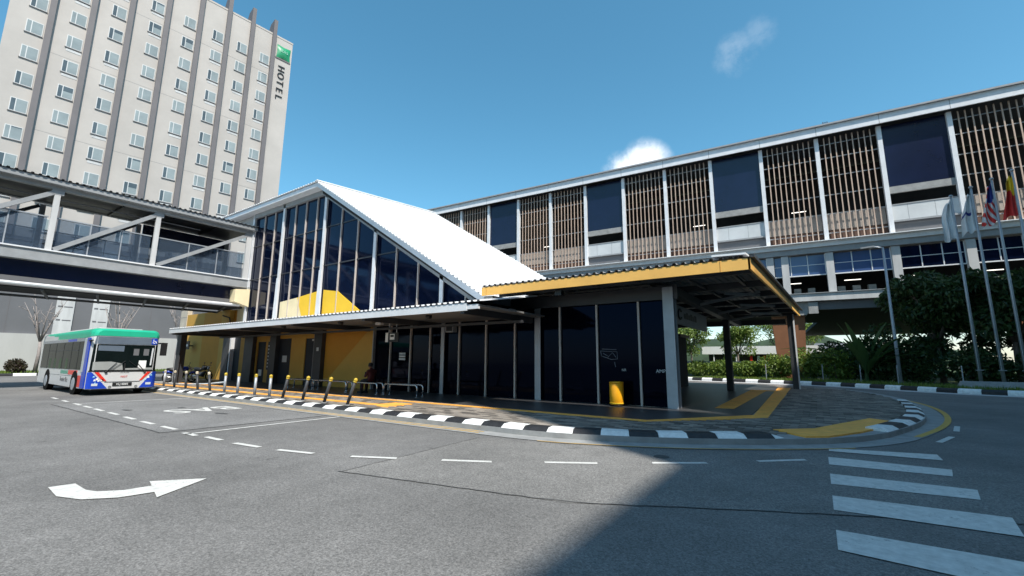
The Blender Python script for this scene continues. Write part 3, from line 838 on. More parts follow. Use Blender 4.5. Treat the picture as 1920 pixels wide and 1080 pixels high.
for (x, y, w) in ((-3.9, 26.0, .3), (-9.5, 26, .3), (-9.5, 33, .3)):
    MB().box(x - w / 2, x + w / 2, y - .2, y + .2, .15, 4.3).build("column", M_STEELD, cc)
MB().box(-1.28, -1.2, 29.9, 30.2, .15, 4.38).box(-1.2, -1.0, 30.03, 30.08, .15, 4.38).build("column", M_STEELD, cc)
bx("column_lit_edge", M_STEELW, cc, -1.0, -.93, 29.95, 30.15, .15, 4.38)  # sunlit side of the post put in as a white strip
bx("main_beam", M_STEELD, cc, -4.05, -3.75, 15.2, 31, 3.85, 4.14)
bx("main_beam", M_STEELD, cc, -10, -1.4, 31, 31.25, 3.9, 4.2)
for y in (19, 23, 27):
    MB().bar((-3.9, y, 3.9), (-1.6, y + .1, 4.3), .07, .1).build("brace", M_STEELG, cc)
    MB().bar((-2.6, y - 1.5, 4.1), (-1.5, y + 1.5, 4.3), .07, .1).build("brace", M_STEELG, cc)
bx("conduit", M_BLACK, cc, -9.6, -4.2, 13.9, 13.96, 3.98, 4.04)
bx("floodlight", M_BLACK, cc, -7.35, -7.1, 13.3, 13.5, 3.86, 4.02)
bx("beam_header", M_STEELD, cc, -10.2, -3.6, 14.75, 14.84, 3.65, 4.1)
MB().prism([(-10.3, 13.1, 3.75), (-9.9, 13.1, 3.75), (-9.9, 13.1, 4.04), (-10.3, 13.1, 4.04)], (0, 1.2, 0)).build("end_bracket", M_STEELG, cc)
# hanging sign board under the canopy
hs = thing("hanging_sign", "white hanging sign board with yellow end and dark lettering under corner canopy", "sign", (-4.4, 19.5, 2.9))
bx("board", mat("sign_face", (.3, .3, .31), .5), hs, -4.5, -4.42, 17.6, 23.6, 3.1, 3.85)
bx("end_block", M_FASC, hs, -4.51, -4.41, 16.6, 17.59, 3.1, 3.85)
MB().tube([(-4.405, 18.3 + .28 * math.cos(t), 3.5 + .2 * math.sin(t)) for t in np.linspace(.7, 5.6, 12)], .04, 6).build("logo_ring", M_BLACK, hs)
for q, (ya, yb) in enumerate(((19.0, 19.35), (19.42, 19.7), (19.78, 20.1), (20.16, 20.5), (20.58, 20.8), (20.9, 21.3))):
    bx("lettering", M_BLACK, hs, -4.42, -4.412, ya, yb, 3.38, 3.6 + .06 * (q % 2))
for y in (18, 23): bx("hanger", M_STEELD, hs, -4.48, -4.44, y, y + .04, 3.85, 4.15)
# dark kiosk deep under the canopy
ki = thing("kiosk", "dark kiosk block standing deep in the shade under the canopy", "kiosk", (-7.4, 28.2, 0.15))
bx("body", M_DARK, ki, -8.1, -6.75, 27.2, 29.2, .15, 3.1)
bx("roof", M_STEELD, ki, -8.3, -6.55, 27.0, 29.4, 3.1, 3.25)
bx("counter", M_STEELD, ki, -8.0, -6.85, 27.05, 27.2, 1.05, 1.12)
# things on the walls
cm = thing("security_camera", "small white security camera under the canopy beside the galvanised post", "camera", (-9.6, 13.9, 3.4))
MB().bar((-9.75, 13.75, 3.42), (-9.4, 13.55, 3.52), .1, .1).build("housing", M_WHITE, cm)
bx("bracket", M_PARA, cm, -9.45, -9.38, 13.5, 13.9, 3.5, 3.56)
wb = thing("wall_box", "small grey speaker box fixed to the dark glazing under the canopy end", "box", (-13.2, 14.6, 2.9))
bx("case", M_STEELG, wb, -13.62, -13.15, 14.55, 14.8, 2.85, 3.2)
bx("grille", M_BLACK, wb, -13.56, -13.21, 14.54, 14.549, 2.9, 3.15)
bs = thing("bus_stop_sign", "small black bus stop sign with white bus symbol hanging from canopy", "sign", (-15.85, 13.4, 2.4))
pl = bx("plate", M_BLACK, bs, -16.2, -15.35, 13.38, 13.42, 2.42, 2.84)
bx("side_band", M_WHITE, pl, -16.2, -16.03, 13.37, 13.379, 2.42, 2.84)
MB().box(-15.9, -15.6, 13.372, 13.379, 2.52, 2.78).build("bus_symbol", M_WHITE, pl)
bx("symbol_window", M_BLACK, pl, -15.86, -15.64, 13.366, 13.3715, 2.64, 2.74)
for x in (-16.0, -15.5): bx("hanger", M_PARA, bs, x - .02, x + .02, 13.39, 13.41, 2.84, 3.3)
nt = thing("wall_notice", "white notice sheets stuck to the dark glass near the benches", "notice", (-16.6, 14.8, 1.6))
for k in range(3):
    bx("sheet", M_PARA, nt, -16.85, -16.42, 14.80, 14.81, 1.62 + k * .13, 1.71 + k * .13)
# stickers on dark glass
for x, z, s, t in ((-5.55, 1.32, .12, "NR"), (-4.3, 1.3, .16, "AMP")):
    st = text("glass_sticker", t, s, (x, YF + .025, z), (1, 0, 0), (0, 0, 1), M_PARA, None, .002)
    tag(st, "small pale lettering stuck on the dark glass " + ("next to the bin" if t == "NR" else "beside the end column"), "sticker")
dc = MB()
for pts in ([(-6.35, 2.05), (-5.8, 2.02)], [(-6.4, 1.98), (-5.78, 1.95), (-5.77, 1.7), (-6.0, 1.68), (-6.2, 1.75), (-6.36, 1.8), (-6.4, 1.98)], [(-6.3, 1.9), (-6.1, 1.78), (-5.95, 1.92), (-5.82, 1.75)], [(-5.88, 1.6), (-5.85, 1.42)]):
    dc.tube([(x, YF + .024, z) for x, z in pts], .014, 5)
tag(dc.build("glass_decal", mat("faint_print", (.14, .14, .16), .6)), "faint line drawing of a vehicle printed on the dark glass above the bin", "decal")
# ================================================================== FOOTBRIDGE
X0, X1 = -33.0, -36.6
br = thing("covered_footbridge", "covered steel truss footbridge with glazed sides crossing above the bus", "bridge", (-34.8, 5, 4.8))
Y0b, Y1b = -16, 14.85
bx("bottom_chord", M_STEELG, br, X0 - .35, X0, Y0b, Y1b, 6.68, 7.18)
bx("chord_flange", M_STEELW, br, X0 - .36, X0 + .08, Y0b, Y1b, 7.181, 7.25)
bx("chord_flange", M_STEELG, br, X0 - .36, X0 + .08, Y0b, Y1b, 6.60, 6.679)
bx("deck", M_POD, br, X1, X0 - .36, Y0b, Y1b, 6.9, 7.1)
bx("navy_side_panel", M_NAVY, br, X0 - .62, X0 - .5, Y0b, Y1b, 5.5, 6.6)
bx("grey_side_panel", M_POD, br, X0 - .56, X0 - .46, Y0b, Y1b, 5.25, 5.75)
MB().tube([(X0 - .2, Y0b, 5.36), (X0 - .2, Y1b - .4, 5.36)], .09, 8).build("service_pipe", M_STEELW, br)
bx("soffit", M_DARK, br, X1 + .1, X0 - .63, Y0b, Y1b, 5.2, 5.3)
MB().tube([(X1, Y0b, 5.05), (X1, Y1b - .4, 5.05)], .07, 8).build("service_pipe", M_STEELD, br)
for k in range(14):
    y = -15 + k * 2.2
    MB().bar((X0 - .3, y, 5.15), (X1, y + .8, 5.0), .1, .08).build("cross_bearer", M_STEELD, br)
bx("far_chord", M_STEELG, br, X1 - .3, X1, Y0b, Y1b, 6.7, 7.2)
py_ = [-9.0, -4.6, 0.2, 4.72, 9.2, 14.55]
for i, y in enumerate(py_):
    w = .12 if i < 5 else .16
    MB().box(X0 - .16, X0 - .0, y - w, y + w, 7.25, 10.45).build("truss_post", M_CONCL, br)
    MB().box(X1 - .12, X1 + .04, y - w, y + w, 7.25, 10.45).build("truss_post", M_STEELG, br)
    bx("gusset", M_STEELG, br, X0 - .17, X0 + .012, y - .24, y + .24, 10.3, 10.55)
for a, b in zip(py_[:-1], py_[1:]):
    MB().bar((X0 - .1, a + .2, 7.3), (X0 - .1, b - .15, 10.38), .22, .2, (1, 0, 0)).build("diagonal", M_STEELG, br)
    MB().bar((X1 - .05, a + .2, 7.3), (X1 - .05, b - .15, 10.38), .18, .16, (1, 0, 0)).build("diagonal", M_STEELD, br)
    # glazed balustrade, three panes a bay
    n = 3
    for k in range(n):
        ya, yb = a + .18 + (b - a - .36) * k / n, a + .18 + (b - a - .36) * (k + 1) / n
        bx("glass_pane", M_GLASSB, br, X0 - .24, X0 - .222, ya + .03, yb - .03, 7.26, 9.02)
        bx("pane_post", M_GALV, br, X0 - .26, X0 - .2, yb - .03, yb + .02, 7.26, 9.05) if k < n - 1 else None
        bx("glass_pane", M_GLASSB, br, X1 + .1, X1 + .118, ya + .03, yb - .03, 7.26, 8.9)
        bx("pane_post", M_GALV, br, X1 + .08, X1 + .14, yb - .03, yb + .02, 7.26, 8.93)
    bx("top_rail", M_GALV, br, X0 - .27, X0 - .19, a + .16, b - .16, 9.03, 9.09)
    bx("top_rail", M_GALV, br, X1 + .07, X1 + .15, a + .16, b - .16, 8.92, 8.98)
    bx("handrail", M_STEELD, br, X1 + .2, X1 + .26, a + .16, b - .16, 8.1, 8.16)
bx("navy_infill", M_NAVY, br, X1 + .02, X1 + .08, 9.4, 14.4, 8.99, 10.5)
bx("top_chord", M_STEELG, br, X0 - .3, X0 + .02, Y0b, Y1b, 10.56, 10.86)
bx("top_chord", M_STEELG, br, X1 - .1, X1 + .2, Y0b, Y1b, 10.56, 10.86)
bx("eaves_gutter", M_STEELG, br, X0 + .021, X0 + .3, Y0b, Y1b + .1, 10.78, 11.02)
bx("ceiling", M_BLACK, br, X1 + .21, X0 - .31, Y0b, Y1b, 10.6, 10.7)
for k in range(10):
    bx("ceiling_rail", M_BLACK, br, X1 + .25, X0 - .35, -10 + k * 2.5, -9.9 + k * 2.5, 10.5, 10.598)
corrugated([(X0 + .4, Y0b, 11.05), (X0 + .4, Y1b + .1, 11.05)], (-4.4, 0, .12), .28, .06).build("roof_sheet", M_ROOFG, br)
MB().tube([(X0 - 1.6, -5, 10.45), (X0 - 1.6, 12, 10.45)], .04, 6).build("ceiling_conduit", M_GALV, br)

# ================================================================== HOTEL
hot = thing("hotel_tower", "tall beige hotel block with dark vertical fins and rows of small windows", "hotel", (-71.316, 35.133, 0), R(-6.02), world=False)
# local: y along the front (0 = right corner, negative to the left), x out of the front
bx("wall", M_HOTEL, hot, -16, 0, -31.4, 0, 15.4, 56.2)
bx("parapet", M_HOTEL, hot, -.25, .05, -31.4, .04, 56.2, 56.5)
FINS = [-3.1, -6.45, -9.8, -13.4, -17.2, -21.0, -24.55, -28.0]
for i, a in enumerate(FINS):
    MB().box(-.6, .42, a - .28, a + .28, 15.4, 56.9).build("fin", M_FIN, hot)
    MB().prism([(.42, a - .28, 56.91), (-2.6, a - .28, 56.91), (-1.2, a - .28, 58.7), (.42, a - .28, 58.9)], (0, .56, 0)).build("fin_top", M_FIN, hot)
rows = [51.1 - 3.4 * k for k in range(11)]
k = 0
for i, a in enumerate(FINS):
    for z in rows:
        y0, y1 = a - 1.85, a - .42
        k += 1
        w = MB().box(.003, .05, y0, y1, z - .82, z + .82).build("window", M_WFRAME, hot)
        drk = random.random() < .25
        bx("pane", M_PANED if random.random() < .75 else M_PANE, w, .051, .058, y0 + .07, y0 + .42, z - .74, z + .74)
        cut = random.choice((0.74, .5, .3, .62, .1))
        bx("pane", M_PANE, w, .051, .058, y0 + .5, y1 - .07, z - .74, z + (.74 if not drk else cut))
        if drk: bx("pane", M_PANED, w, .051, .058, y0 + .5, y1 - .07, z + cut + .002, z + .74)
        bx("sill", M_POD, w, .003, .11, y0 - .06, y1 + .06, z - .93, z - .83)
        if random.random() < .3: bx("louvre", M_CONCL, hot, .003, .03, y0 + .1, y1 + .05, z - 1.35, z - 1.05)
for zz in (47.3, 37.1, 26.9):
    for i, a in enumerate(FINS[:-1]):
        bx("panel_joint", M_POD, hot, .002, .006, FINS[i + 1] + .3, a - .3, zz + 1.45, zz + 1.48)
# corner sign
sg = MB()
n = 10
pts = []
for i in range(n + 1):
    for j in range(n + 1):
        u, v = i / n * 2 - 1, j / n * 2 - 1
        yy_ = -1.38 + u * (1.12 - .1 * (1 - abs(v)) * abs(u)); zz_ = 53.7 + v * (1.2 - .14 * (1 - abs(u)))
        pts.append((.1 + .32 * (1 - u * u) * (1 - v * v), yy_, zz_))
sg.add(pts, [(i * (n + 1) + j, (i + 1) * (n + 1) + j, (i + 1) * (n + 1) + j + 1, i * (n + 1) + j + 1) for i in range(n) for j in range(n)])
cush = sg.build("sign_cushion", mat("sign_green", (0.02, 0.27, 0.12), .35, var=.15), hot, True)
bx("sign_back", M_FIN, hot, .003, .1, -2.6, -.2, 52.3, 52.55)
text("sign_script", "ibis", .95, (.44, -1.38, 53.85), (0, 1, 0), (0, 0, 1), mat("sign_pale", (.25, .48, .36), .4), cush)
zc = 50.7
for ch in "HOTEL":
    text("sign_letter", ch, 1.55, (.08, -1.55, zc), (0, 0, -1), (0, 1, 0), M_BLACK, hot, .06)
    zc -= 1.32
# podium
bx("podium", M_POD, hot, -16, -.05, -60, 8, 4.35, 15.38)
for y0 in (-23.2, -20.05, -16.4, -26.6):
    if y0 in (-23.2, -20.05):
        st = bx("podium_pier", M_CONCL, hot, -.049, .12, y0, y0 + 1.55, 4.36, 15.37)
        for z in (6.0, 7.6, 9.2):
            bx("pier_slot", M_POD, st, .121, .14, y0 + .15, y0 + .5, z, z + .18); bx("pier_slot", M_POD, st, .121, .14, y0 + .65, y0 + 1.4, z, z + .12)
bx("podium_base", M_WALLW, hot, -16, .25, -60, 9, 0, 4.34)
for k in range(12):
    bx("cladding_joint", M_FIN, hot, -.049, -.03, -40 + k * 4.2 + .5, -40 + k * 4.2 + .53, 4.4, 15.3)

# ================================================================== ELEVATED STATION
ANG = 4.23
stn = thing("elevated_station", "long elevated rail station with slatted timber screens and navy panels", "station", (0, 47, 0), R(ANG), world=False)
SP = 4.49; S0 = -2.9
ks = list(range(-11, 6))
cols_s = [S0 + SP * k for k in ks]
smin, smax = cols_s[0], cols_s[-1]
bx("roof_fascia", M_STEELW, stn, smin - 2, smax + 6, -.9, -.78, 21.95, 22.75)
bx("roof_sheet", M_ROOFG, stn, smin - 2, smax + 6, -1.1, 22, 22.76, 22.9)
bx("roof_soffit", M_STEELD, stn, smin - 2, smax + 6, -.775, 22, 22.3, 22.4)
for k in range(-11, 6):
    s = S0 + SP * k
    bx("fascia_joint", M_STEELG, stn, s - .02, s + .02, -.906, -.901, 21.95, 22.75)
bx("rear_wall", M_DARK, stn, smin, smax + 6, 9, 9.3, 12.2, 22.2)
bx("platform_slab", M_CONC, stn, smin - 1, smax + 6, .05, 14, 11.9, 12.25)
for s in cols_s + [cols_s[-1] + SP]:
    bx("column", M_STEELW, stn, s - .16, s + .16, -.35, .05, 12.2, 21.94)
slat_mesh = MB().box(-.042, .042, -.035, .035, 12.2, 21.9).build("slat", M_SLAT, stn)
slat_mesh_d = slat_mesh.data
bpy.data.objects.remove(slat_mesh)
for k in ks:
    s = S0 + SP * k
    ph = (k - 0) % 3          # k=0,1 slat, 2 navy
    if ph == 2:
        bx("navy_panel", M_NAVY, stn, s + .17, s + SP - .17, -.1, 0.0, 16.4, 21.9)
        bx("panel_sill", M_CONC, stn, s + .17, s + SP - .17, -.16, .02, 15.8, 16.39)
        p = bx("parapet", M_PARA, stn, s + .17, s + SP - .17, -.08, .04, 13.45, 14.75)
        bx("coping", M_STEELG, p, s + .17, s + SP - .17, -.12, .06, 14.751, 14.85)
        for q in (1.2, 2.9): bx("panel_joint", M_STEELG, p, s + q, s + q + .03, -.085, -.081, 13.45, 14.75)
        bx("ledge", M_STEELG, p, s + .17, s + SP - .17, -.2, -.085, 13.3, 13.44)
        bx("parapet", M_POD, stn, s + .17, s + SP - .17, .05, .12, 12.25, 13.44)
        bx("light_tube", M_TUBE, stn, s + 1.2, s + 2.6, 3.0, 3.06, 15.5, 15.56)
    else:
        ns = 9
        for q in range(1, ns + 1):
            o = bpy.data.objects.new("slat", slat_mesh_d); COL.objects.link(o); o.parent = stn
            o.location = (s + .17 + (SP - .34) * q / (ns + 1), -.18, 0)
        for z in (13.0, 14.75, 16.5, 18.25, 20.0, 21.3):
            bx("screen_rail", M_STEELG, stn, s + .17, s + SP - .17, -.09, -.03, z - .035, z + .035)
        bx("parapet", mat("beige_parapet", (.36, .31, .27), .7), stn, s + .17, s + SP - .17, .25, .35, 13.35, 14.9)
        bx("parapet", M_PARAB, stn, s + .17, s + SP - .17, .3, .4, 12.25, 13.34)
        if k % 2 == 0: bx("light_tube", M_TUBE, stn, s + 2.2, s + 3.4, 2.4, 2.46, 16.0, 16.06)
# ledge between the floors
bx("ledge_beam", M_STEELW, stn, smin - 1, smax + 6, -.75, .04, 11.75, 12.15)
bx("ledge_sheet", M_ROOFW, stn, smin - 1, smax + 6, -1.15, -.05, 12.151, 12.2)
bx("ledge_beam", M_STEELG, stn, smin - 1, smax + 6, -.55, -.2, 11.25, 11.749)
# concourse
cx_ = [-1.75] + [S0 + SP * k for k in range(-6, 5)]
for s in cx_:
    bx("concourse_column", M_CONCL, stn, s - .28, s + .28, -.42, 0.05, 7.7, 11.2)
for k in range(-6, 5):
    s = S0 + SP * k
    a, b = s + .3, s + SP - .3
    for q in range(3):
        a1, b1 = a + (b - a) * q / 3, a + (b - a) * (q + 1) / 3
        for z0, z1 in ((9.4, 10.25), (10.3, 11.15)):
            bx("glass_pane", M_BLUEREF if k < 2 else M_GLASSN, stn, a1 + .04, b1 - .04, -.06, -.02, z0, z1)  # left-hand panes coloured bluer to imitate a reflection
        bx("glazing_bar", M_STEELW, stn, b1 - .035, b1 + .035, -.1, -.019, 9.35, 11.2)
    bx("glazing_rail", M_STEELW, stn, a, b, -.09, -.018, 9.3, 9.39)
    bx("glazing_rail", M_STEELW, stn, a, b, -.088, -.018, 10.25, 10.3)
    bx("light_tube", M_TUBE, stn, a + .9, a + 2.1, 2.2, 2.26, 9.0, 9.06)
    # gate line inside, small pale machines
    if k >= 0:
        for q in range(3):
            bx("ticket_machine", mat("machine_grey", (.42, .45, .46), .4), stn, a + .4 + q * 1.1, a + .95 + q * 1.1, 2.5, 3.1, 7.7, 8.55)
bx("concourse_rear", M_DARK, stn, smin, smax + 6, 8, 8.2, 6.9, 11.9)
bx("floor_beam", M_CONCL, stn, S0 + SP * -6, smax + 6, -.5, .3, 7.0, 7.65)
bx("floor_drip", M_STEELG, stn, S0 + SP * -6, smax + 6, -.62, -.3, 7.651, 7.7)
bx("under_beam", M_POD, stn, S0 + 3.2, smax + 6, .0, .5, 6.25, 6.99)
bx("under_slab", M_DARK, stn, smin, smax + 6, .5, 16, 6.3, 6.7)
bx("under_slab", M_DARK, stn, 1.5, smax + 6, 16.01, 46, 6.3, 6.7)
for s in (-1.9, 14, -18, -34):
    pr_ = MB()
    pr_.prism([(s - 1.0, .3, 0.1), (s + 1.0, .3, 0.1), (s + 1.3, .3, 5.8), (s - 1.3, .3, 5.8)], (0, 2.2, 0))
    pr_.build("pier", M_BROWN, stn)
    MB().prism([(s - 1.3, -.05, 5.81), (s + 1.4, -.05, 5.81), (s + 2.1, -.05, 6.5), (s + 2.1, -.05, 6.98), (s - 1.3, -.05, 6.98)], (0, 3, 0)).build("pier_cap", M_CONC, stn)
    bx("bearing_box", M_CONC, stn, s + 1.6, s + 2.3, -.3, -.06, 5.9, 6.9)
# roof aerials
m = MB()
for dx, h in ((0, .5), (.35, .9), (.7, .85), (1.0, .6)):
    m.tube([(2.0 + dx, .5, 22.9), (2.0 + dx, .5, 22.9 + h)], .03, 5)
m.tube([(2.35, .5, 23.7), (2.7, .5, 23.75)], .03, 5)
m.build("roof_aerial", M_STEELD, stn)

# ================================================================== OFFICE BUILDING behind the viewer on the right (unseen, outline shaped to cast the big shade)
off = thing("office_block", "unseen concrete office block out of frame on the right, stepped to shape the shade", "building", (26, -5, 0))
bx("wing", M_OFF1, off, 18, 34, -60, 36, 0, 30.8)
bx("shade_step", M_OFF1, off, 18.02, 33.9, 2.4, 15, 30.8, 33.7)  # step added to carry the shade farther across the paved island
bx("shade_blade", M_OFF1, off, 18.01, 44, -4.25, -3.23, 0, 46)  # thin slab made up to shade the floor but miss the yellow fascia
for k in range(8):
    bx("ribbon_window", M_GLASSN, off, 17.94, 17.99, -58, 25, 3 + k * 3.5, 4.7 + k * 3.5)

# ================================================================== STREET THINGS
def bollard(x, y, lx, yellow, label):
    o = thing("bollard", label, "bollard", (x, y, .15), 0, "bollards along the kerb", world=False)
    top = Vector((lx, 0, .86))
    MB().lathe((0, 0, 0), [(.085, 0), (.085, .02), (.065, .03)], 14).build("base_plate", M_STEELG, o)
    MB().tube([(0, 0, .02), top * .9], .052, 14).build("post", M_GALV if abs(lx) < .05 else M_STEELD, o, True)
    ym = mat("bollard_yellow", (.6, .42, .04), .55, var=.25, vscale=14) if yellow else mat("faded_band", (.55, .48, .36), .6)
    MB().tube([top * .87, top * .92], .058, 14).build("band", ym, o, True)
    MB().tube([top * .93, top * .985], .06, 14).build("band", ym, o, True)
    MB().tube([top * .985, top * 1.0, top * 1.02], [.05, .045, .02], 14).build("cap", ym, o, True)
bl = [(-28.3, 0, 0), (-26.9, -.12, 0), (-25.5, -.14, 0), (-24.1, -.3, 0), (-22.8, -.3, 0), (-21.4, 0, 1), (-20.2, 0, 1), (-18.75, 0, 1), (-17.6, 0, 1), (-16.65, .3, 1), (-15.3, .28, 1), (-13.98, .33, 1), (-12.7, .38, 1)]
ordn = ["first", "second", "third", "fourth", "fifth", "sixth", "seventh", "eighth", "ninth", "tenth", "eleventh", "twelfth", "last"]
for (x, lx, yl), w in zip(bl, ordn):
    st = "dark leaning bollard" if abs(lx) > .05 else "upright grey bollard"
    bollard(x, 9.08, lx, yl, f"{st} with {'yellow' if yl else 'faded pale'} bands, {w} from the bus along the kerb")
# barrier tape
tp = MB().tube([(-21.45, 9.12, .62), (-23.5, 9.25, .47), (-26, 9.35, .36), (-28.6, 9.4, .33)], .03, 6).build("barrier_tape", M_WHITE)
tag(tp, "pale tape sagging between the bollards near the motorcycles", "tape")

def bench(x0, x1, y, label):
    o = thing("tube_bench", label, "bench", ((x0 + x1) / 2, y, .15), 0, "steel tube benches", world=False)
    h = (x1 - x0) / 2; r_ = .12
    for dy in (-.16, .16):
        pts = [(-h, dy, 0), (-h, dy, .34)]
        pts += [(-h + r_ - r_ * math.cos(t), dy, .34 + r_ * math.sin(t)) for t in (.5, 1.0, 1.57)]
        pts += [(h - r_ + r_ * math.sin(t), dy, .34 + r_ * math.cos(t)) for t in (0, .57, 1.07)]
        pts += [(h, dy, .34), (h, dy, 0)]
        MB().tube(pts, .035, 10).build("hoop", M_CHROME, o, True)
    for sx in (-h, h):
        for dy in (-.16, .16):
            MB().lathe((sx, dy, 0), [(.09, 0), (.09, .012), (.04, .02)], 12).build("foot_plate", M_CHROME, o)
    for t in (-.5, 0, .5):
        MB().tube([(t * h, -.16, .44), (t * h, .16, .44)], .02, 6).build("cross_bar", M_CHROME, o)
    return o
bench(-22.9, -21.1, 12.9, "steel tube bench nearest the yellow doors, farthest left of the row")
bench(-20.7, -18.0, 12.9, "steel tube bench in front of the two-tone orange wall")
bench(-18.1 + .25, -15.75, 12.85, "steel tube bench with a person seated on it")
bench(-15.35, -13.35, 12.9, "empty steel tube bench in front of dark glass, farthest right of the row")

# bin
bn = thing("litter_bin", "bright yellow round litter bin standing against the dark glass", "bin", (-5.66, 14.45, .15), world=False)
MB().lathe((0, 0, 0), [(.2, 0), (.21, .03), (.215, .05)], 20).build("base", M_BLACK, bn, True)
MB().lathe((0, 0, .05), [(.215, 0), (.225, .02), (.232, .3), (.232, .66), (.225, .69)], 24).build("drum", M_BIN, bn, True)
MB().lathe((0, 0, .74), [(.238, 0), (.238, .04), (.2, .05), (.19, .02)], 24).build("rim", M_BIN, bn, True)
MB().lathe((0, 0, .08), [(.236, 0), (.236, .03)], 24).build("lower_band", M_FLAGY, bn, True)

# concrete barrier on the far right verge
cb = MB().prism([(6.6, 36.2, .2), (6.6, 36.9, .2), (6.8, 36.8, .62), (6.8, 36.4, .62)], (14, -1.6, 0)).build("road_barrier", M_CONC)
tag(cb, "low grey concrete barrier below the flag poles at right edge", "barrier")

# street lamp and flag poles
lp = thing("street_lamp", "tall slim grey street lamp in front of the shrubs", "street lamp", (4.75, 42.2, .2), world=False)
MB().tube([(0, 0, 0), (0, 0, 3), (0, 0, 10.0)], [.13, .11, .075], 10).build("pole", M_GALV, lp, True)
MB().lathe((0, 0, 0), [(.24, 0), (.24, .03), (.15, .04)], 12).build("base_plate", M_GALV, lp)
MB().tube([(0, 0, 9.95), (-.4, 0, 10.1), (-.75, 0, 10.05)], .06, 8).build("arm", M_GALV, lp, True)
MB().prism([(-1.3, -.15, 10.05), (-.5, -.15, 10.1), (-.5, .15, 10.1), (-1.3, .15, 10.05)], (0, 0, .1)).build("lamp_head", M_STEELG, lp)

def flag(kind, o, H):
    nx, nz = 26, 40
    Lz, W = 2.6, .62
    vs, fs, mi = [], [], []
    rng = np.random.default_rng(hash(kind) % 1000 if False else {'w1': 1, 'w2': 2, 'my': 3, 'yr': 4}[kind])
    p1, p2 = rng.random() * 6, rng.random() * 6
    for j in range(nz + 1):
        v = j / nz
        wj = W * (.35 + .75 * v ** .6)
        for i in range(nx + 1):
            u = i / nx
            x = -u * wj - .05 + .05 * math.sin(5 * v + p1) * u
            y = .16 * math.sin(u * 11 + p1 + v * 2.0) * (.3 + u) + .05 * math.sin(v * 7 + p2)
            z = H - .25 - v * Lz - u * .25 + .1 * math.sin(u * 9 + p2)
            vs.append((x, y, z))
    for j in range(nz):
        for i in range(nx):
            a = j * (nx + 1) + i
            fs.append((a, a + 1, a + nx + 2, a + nx + 1))
            u, v = i / nx, j / nz
            if kind == 'my':
                if v < .42 and u < .75: c = 2
                else: c = 1 if (int((v * 9 + u * 6)) % 2) else 0
            elif kind == 'yr': c = 3 if v + u * .25 < .48 else 1
            elif kind == 'w2': c = 2 if (abs(v - .5) < .03 and u > .25) else 0
            else: c = 0
            mi.append(c)
    mb = MB(); mb.add(vs, fs); mb.m = mi
    return mb.build("flag", [M_FLAGW, M_FLAGR, M_FLAGB, M_FLAGY], o, True)
for kind, x, H, lab in (('w1', 8.35, 12.5, "grey flag pole with limp plain white flag, leftmost of the four"),
                        ('w2', 9.35, 12.9, "flag pole with white flag marked by a dark stripe"),
                        ('my', 10.35, 13.25, "flag pole with limp red and white striped flag with blue canton"),
                        ('yr', 11.3, 13.6, "flag pole with limp yellow and red flag at right edge")):
    o = thing("flag_pole", lab, "flag pole", (x, 40.0, .2), 0, "flag poles on the far verge", world=False)
    MB().tube([(0, 0, 0), (0, 0, H)], [.1, .06], 10).build("pole", M_GALV, o, True)
    MB().lathe((0, 0, H), [(.03, 0), (.11, .03), (.12, .09), (.05, .15)], 10).build("finial", M_GALV, o, True)
    flag(kind, o, H)
    MB().tube([(-.04, -.08, 1), (-.04, -.08, H - .2)], .008, 4).build("halyard", M_WHITE, o)
    bx("cleat", M_STEELG, o, -.18, .18, -.12, -.09, 1.0, 1.05)

# ================================================================== BUS
bus = thing("city_bus", "white low-floor city bus with green roof and blue corners parked in the bay", "bus", (-30.4, 6.78, 0))
BY0, BY1, BXF, BXR = 5.52, 8.02, -26.0, -35.3
yc = (BY0 + BY1) / 2
def ring(x, hw, zb, zt, r_, n=5):
    P = [(x, yc - hw, zb), (x, yc + hw, zb)]
    for k in range(n + 1):
        t = math.pi / 2 * k / n
        P.append((x, yc + hw - r_ + r_ * math.cos(t), zt - r_ + r_ * math.sin(t)))
    for k in range(n + 1):
        t = math.pi / 2 * k / n
        P.append((x, yc - hw + r_ - r_ * math.sin(t), zt - r_ + r_ * math.cos(t)))
    return P
hw = 1.25
sec = [ring(BXR, hw - .1, .45, 2.82, .2), ring(BXR + .12, hw, .34, 2.9, .22), ring(-27.0, hw, .3, 2.9, .22), ring(-26.3, hw - .02, .3, 2.92, .24), ring(-26.1, hw - .09, .28, 2.9, .26), ring(-26.0, hw - .2, .28, 2.82, .3)]
def loft(secs):
    mb = MB(); n = len(secs[0]); vs = [p for s_ in secs for p in s_]; fs = []
    for i in range(len(secs) - 1):
        for k in range(n):
            a, b = i * n + k, i * n + (k + 1) % n
            fs.append((a, b, b + n, a + n))
    fs.append(tuple(range(n))[::-1]); fs.append(tuple((len(secs) - 1) * n + k for k in range(n)))
    return mb.add(vs, [f[::-1] for f in fs])
body = loft(sec).build("body", B_WHITE, bus, False)
# green roof cap: the top of the same shell, a little proud
def rring(x, hw, zb, zt, r_): return ring(x, hw + .012, zb, zt + .015, r_)
loft([rring(BXR + .05, hw - .02, 2.52, 2.88, .2), rring(-27.0, hw, 2.52, 2.9, .22), rring(-26.3, hw - .02, 2.56, 2.92, .24), rring(-26.09, hw - .09, 2.58, 2.9, .26), rring(-25.985, hw - .2, 2.6, 2.82, .2)]).build("roof_cap", B_GREEN, bus)
loft([ring(-33, .85, 2.9, 3.02, .1), ring(-27.2, .85, 2.9, 3.02, .1), ring(-26.75, .7, 2.9, 2.97, .06)]).build("roof_unit", B_WHITE, bus)
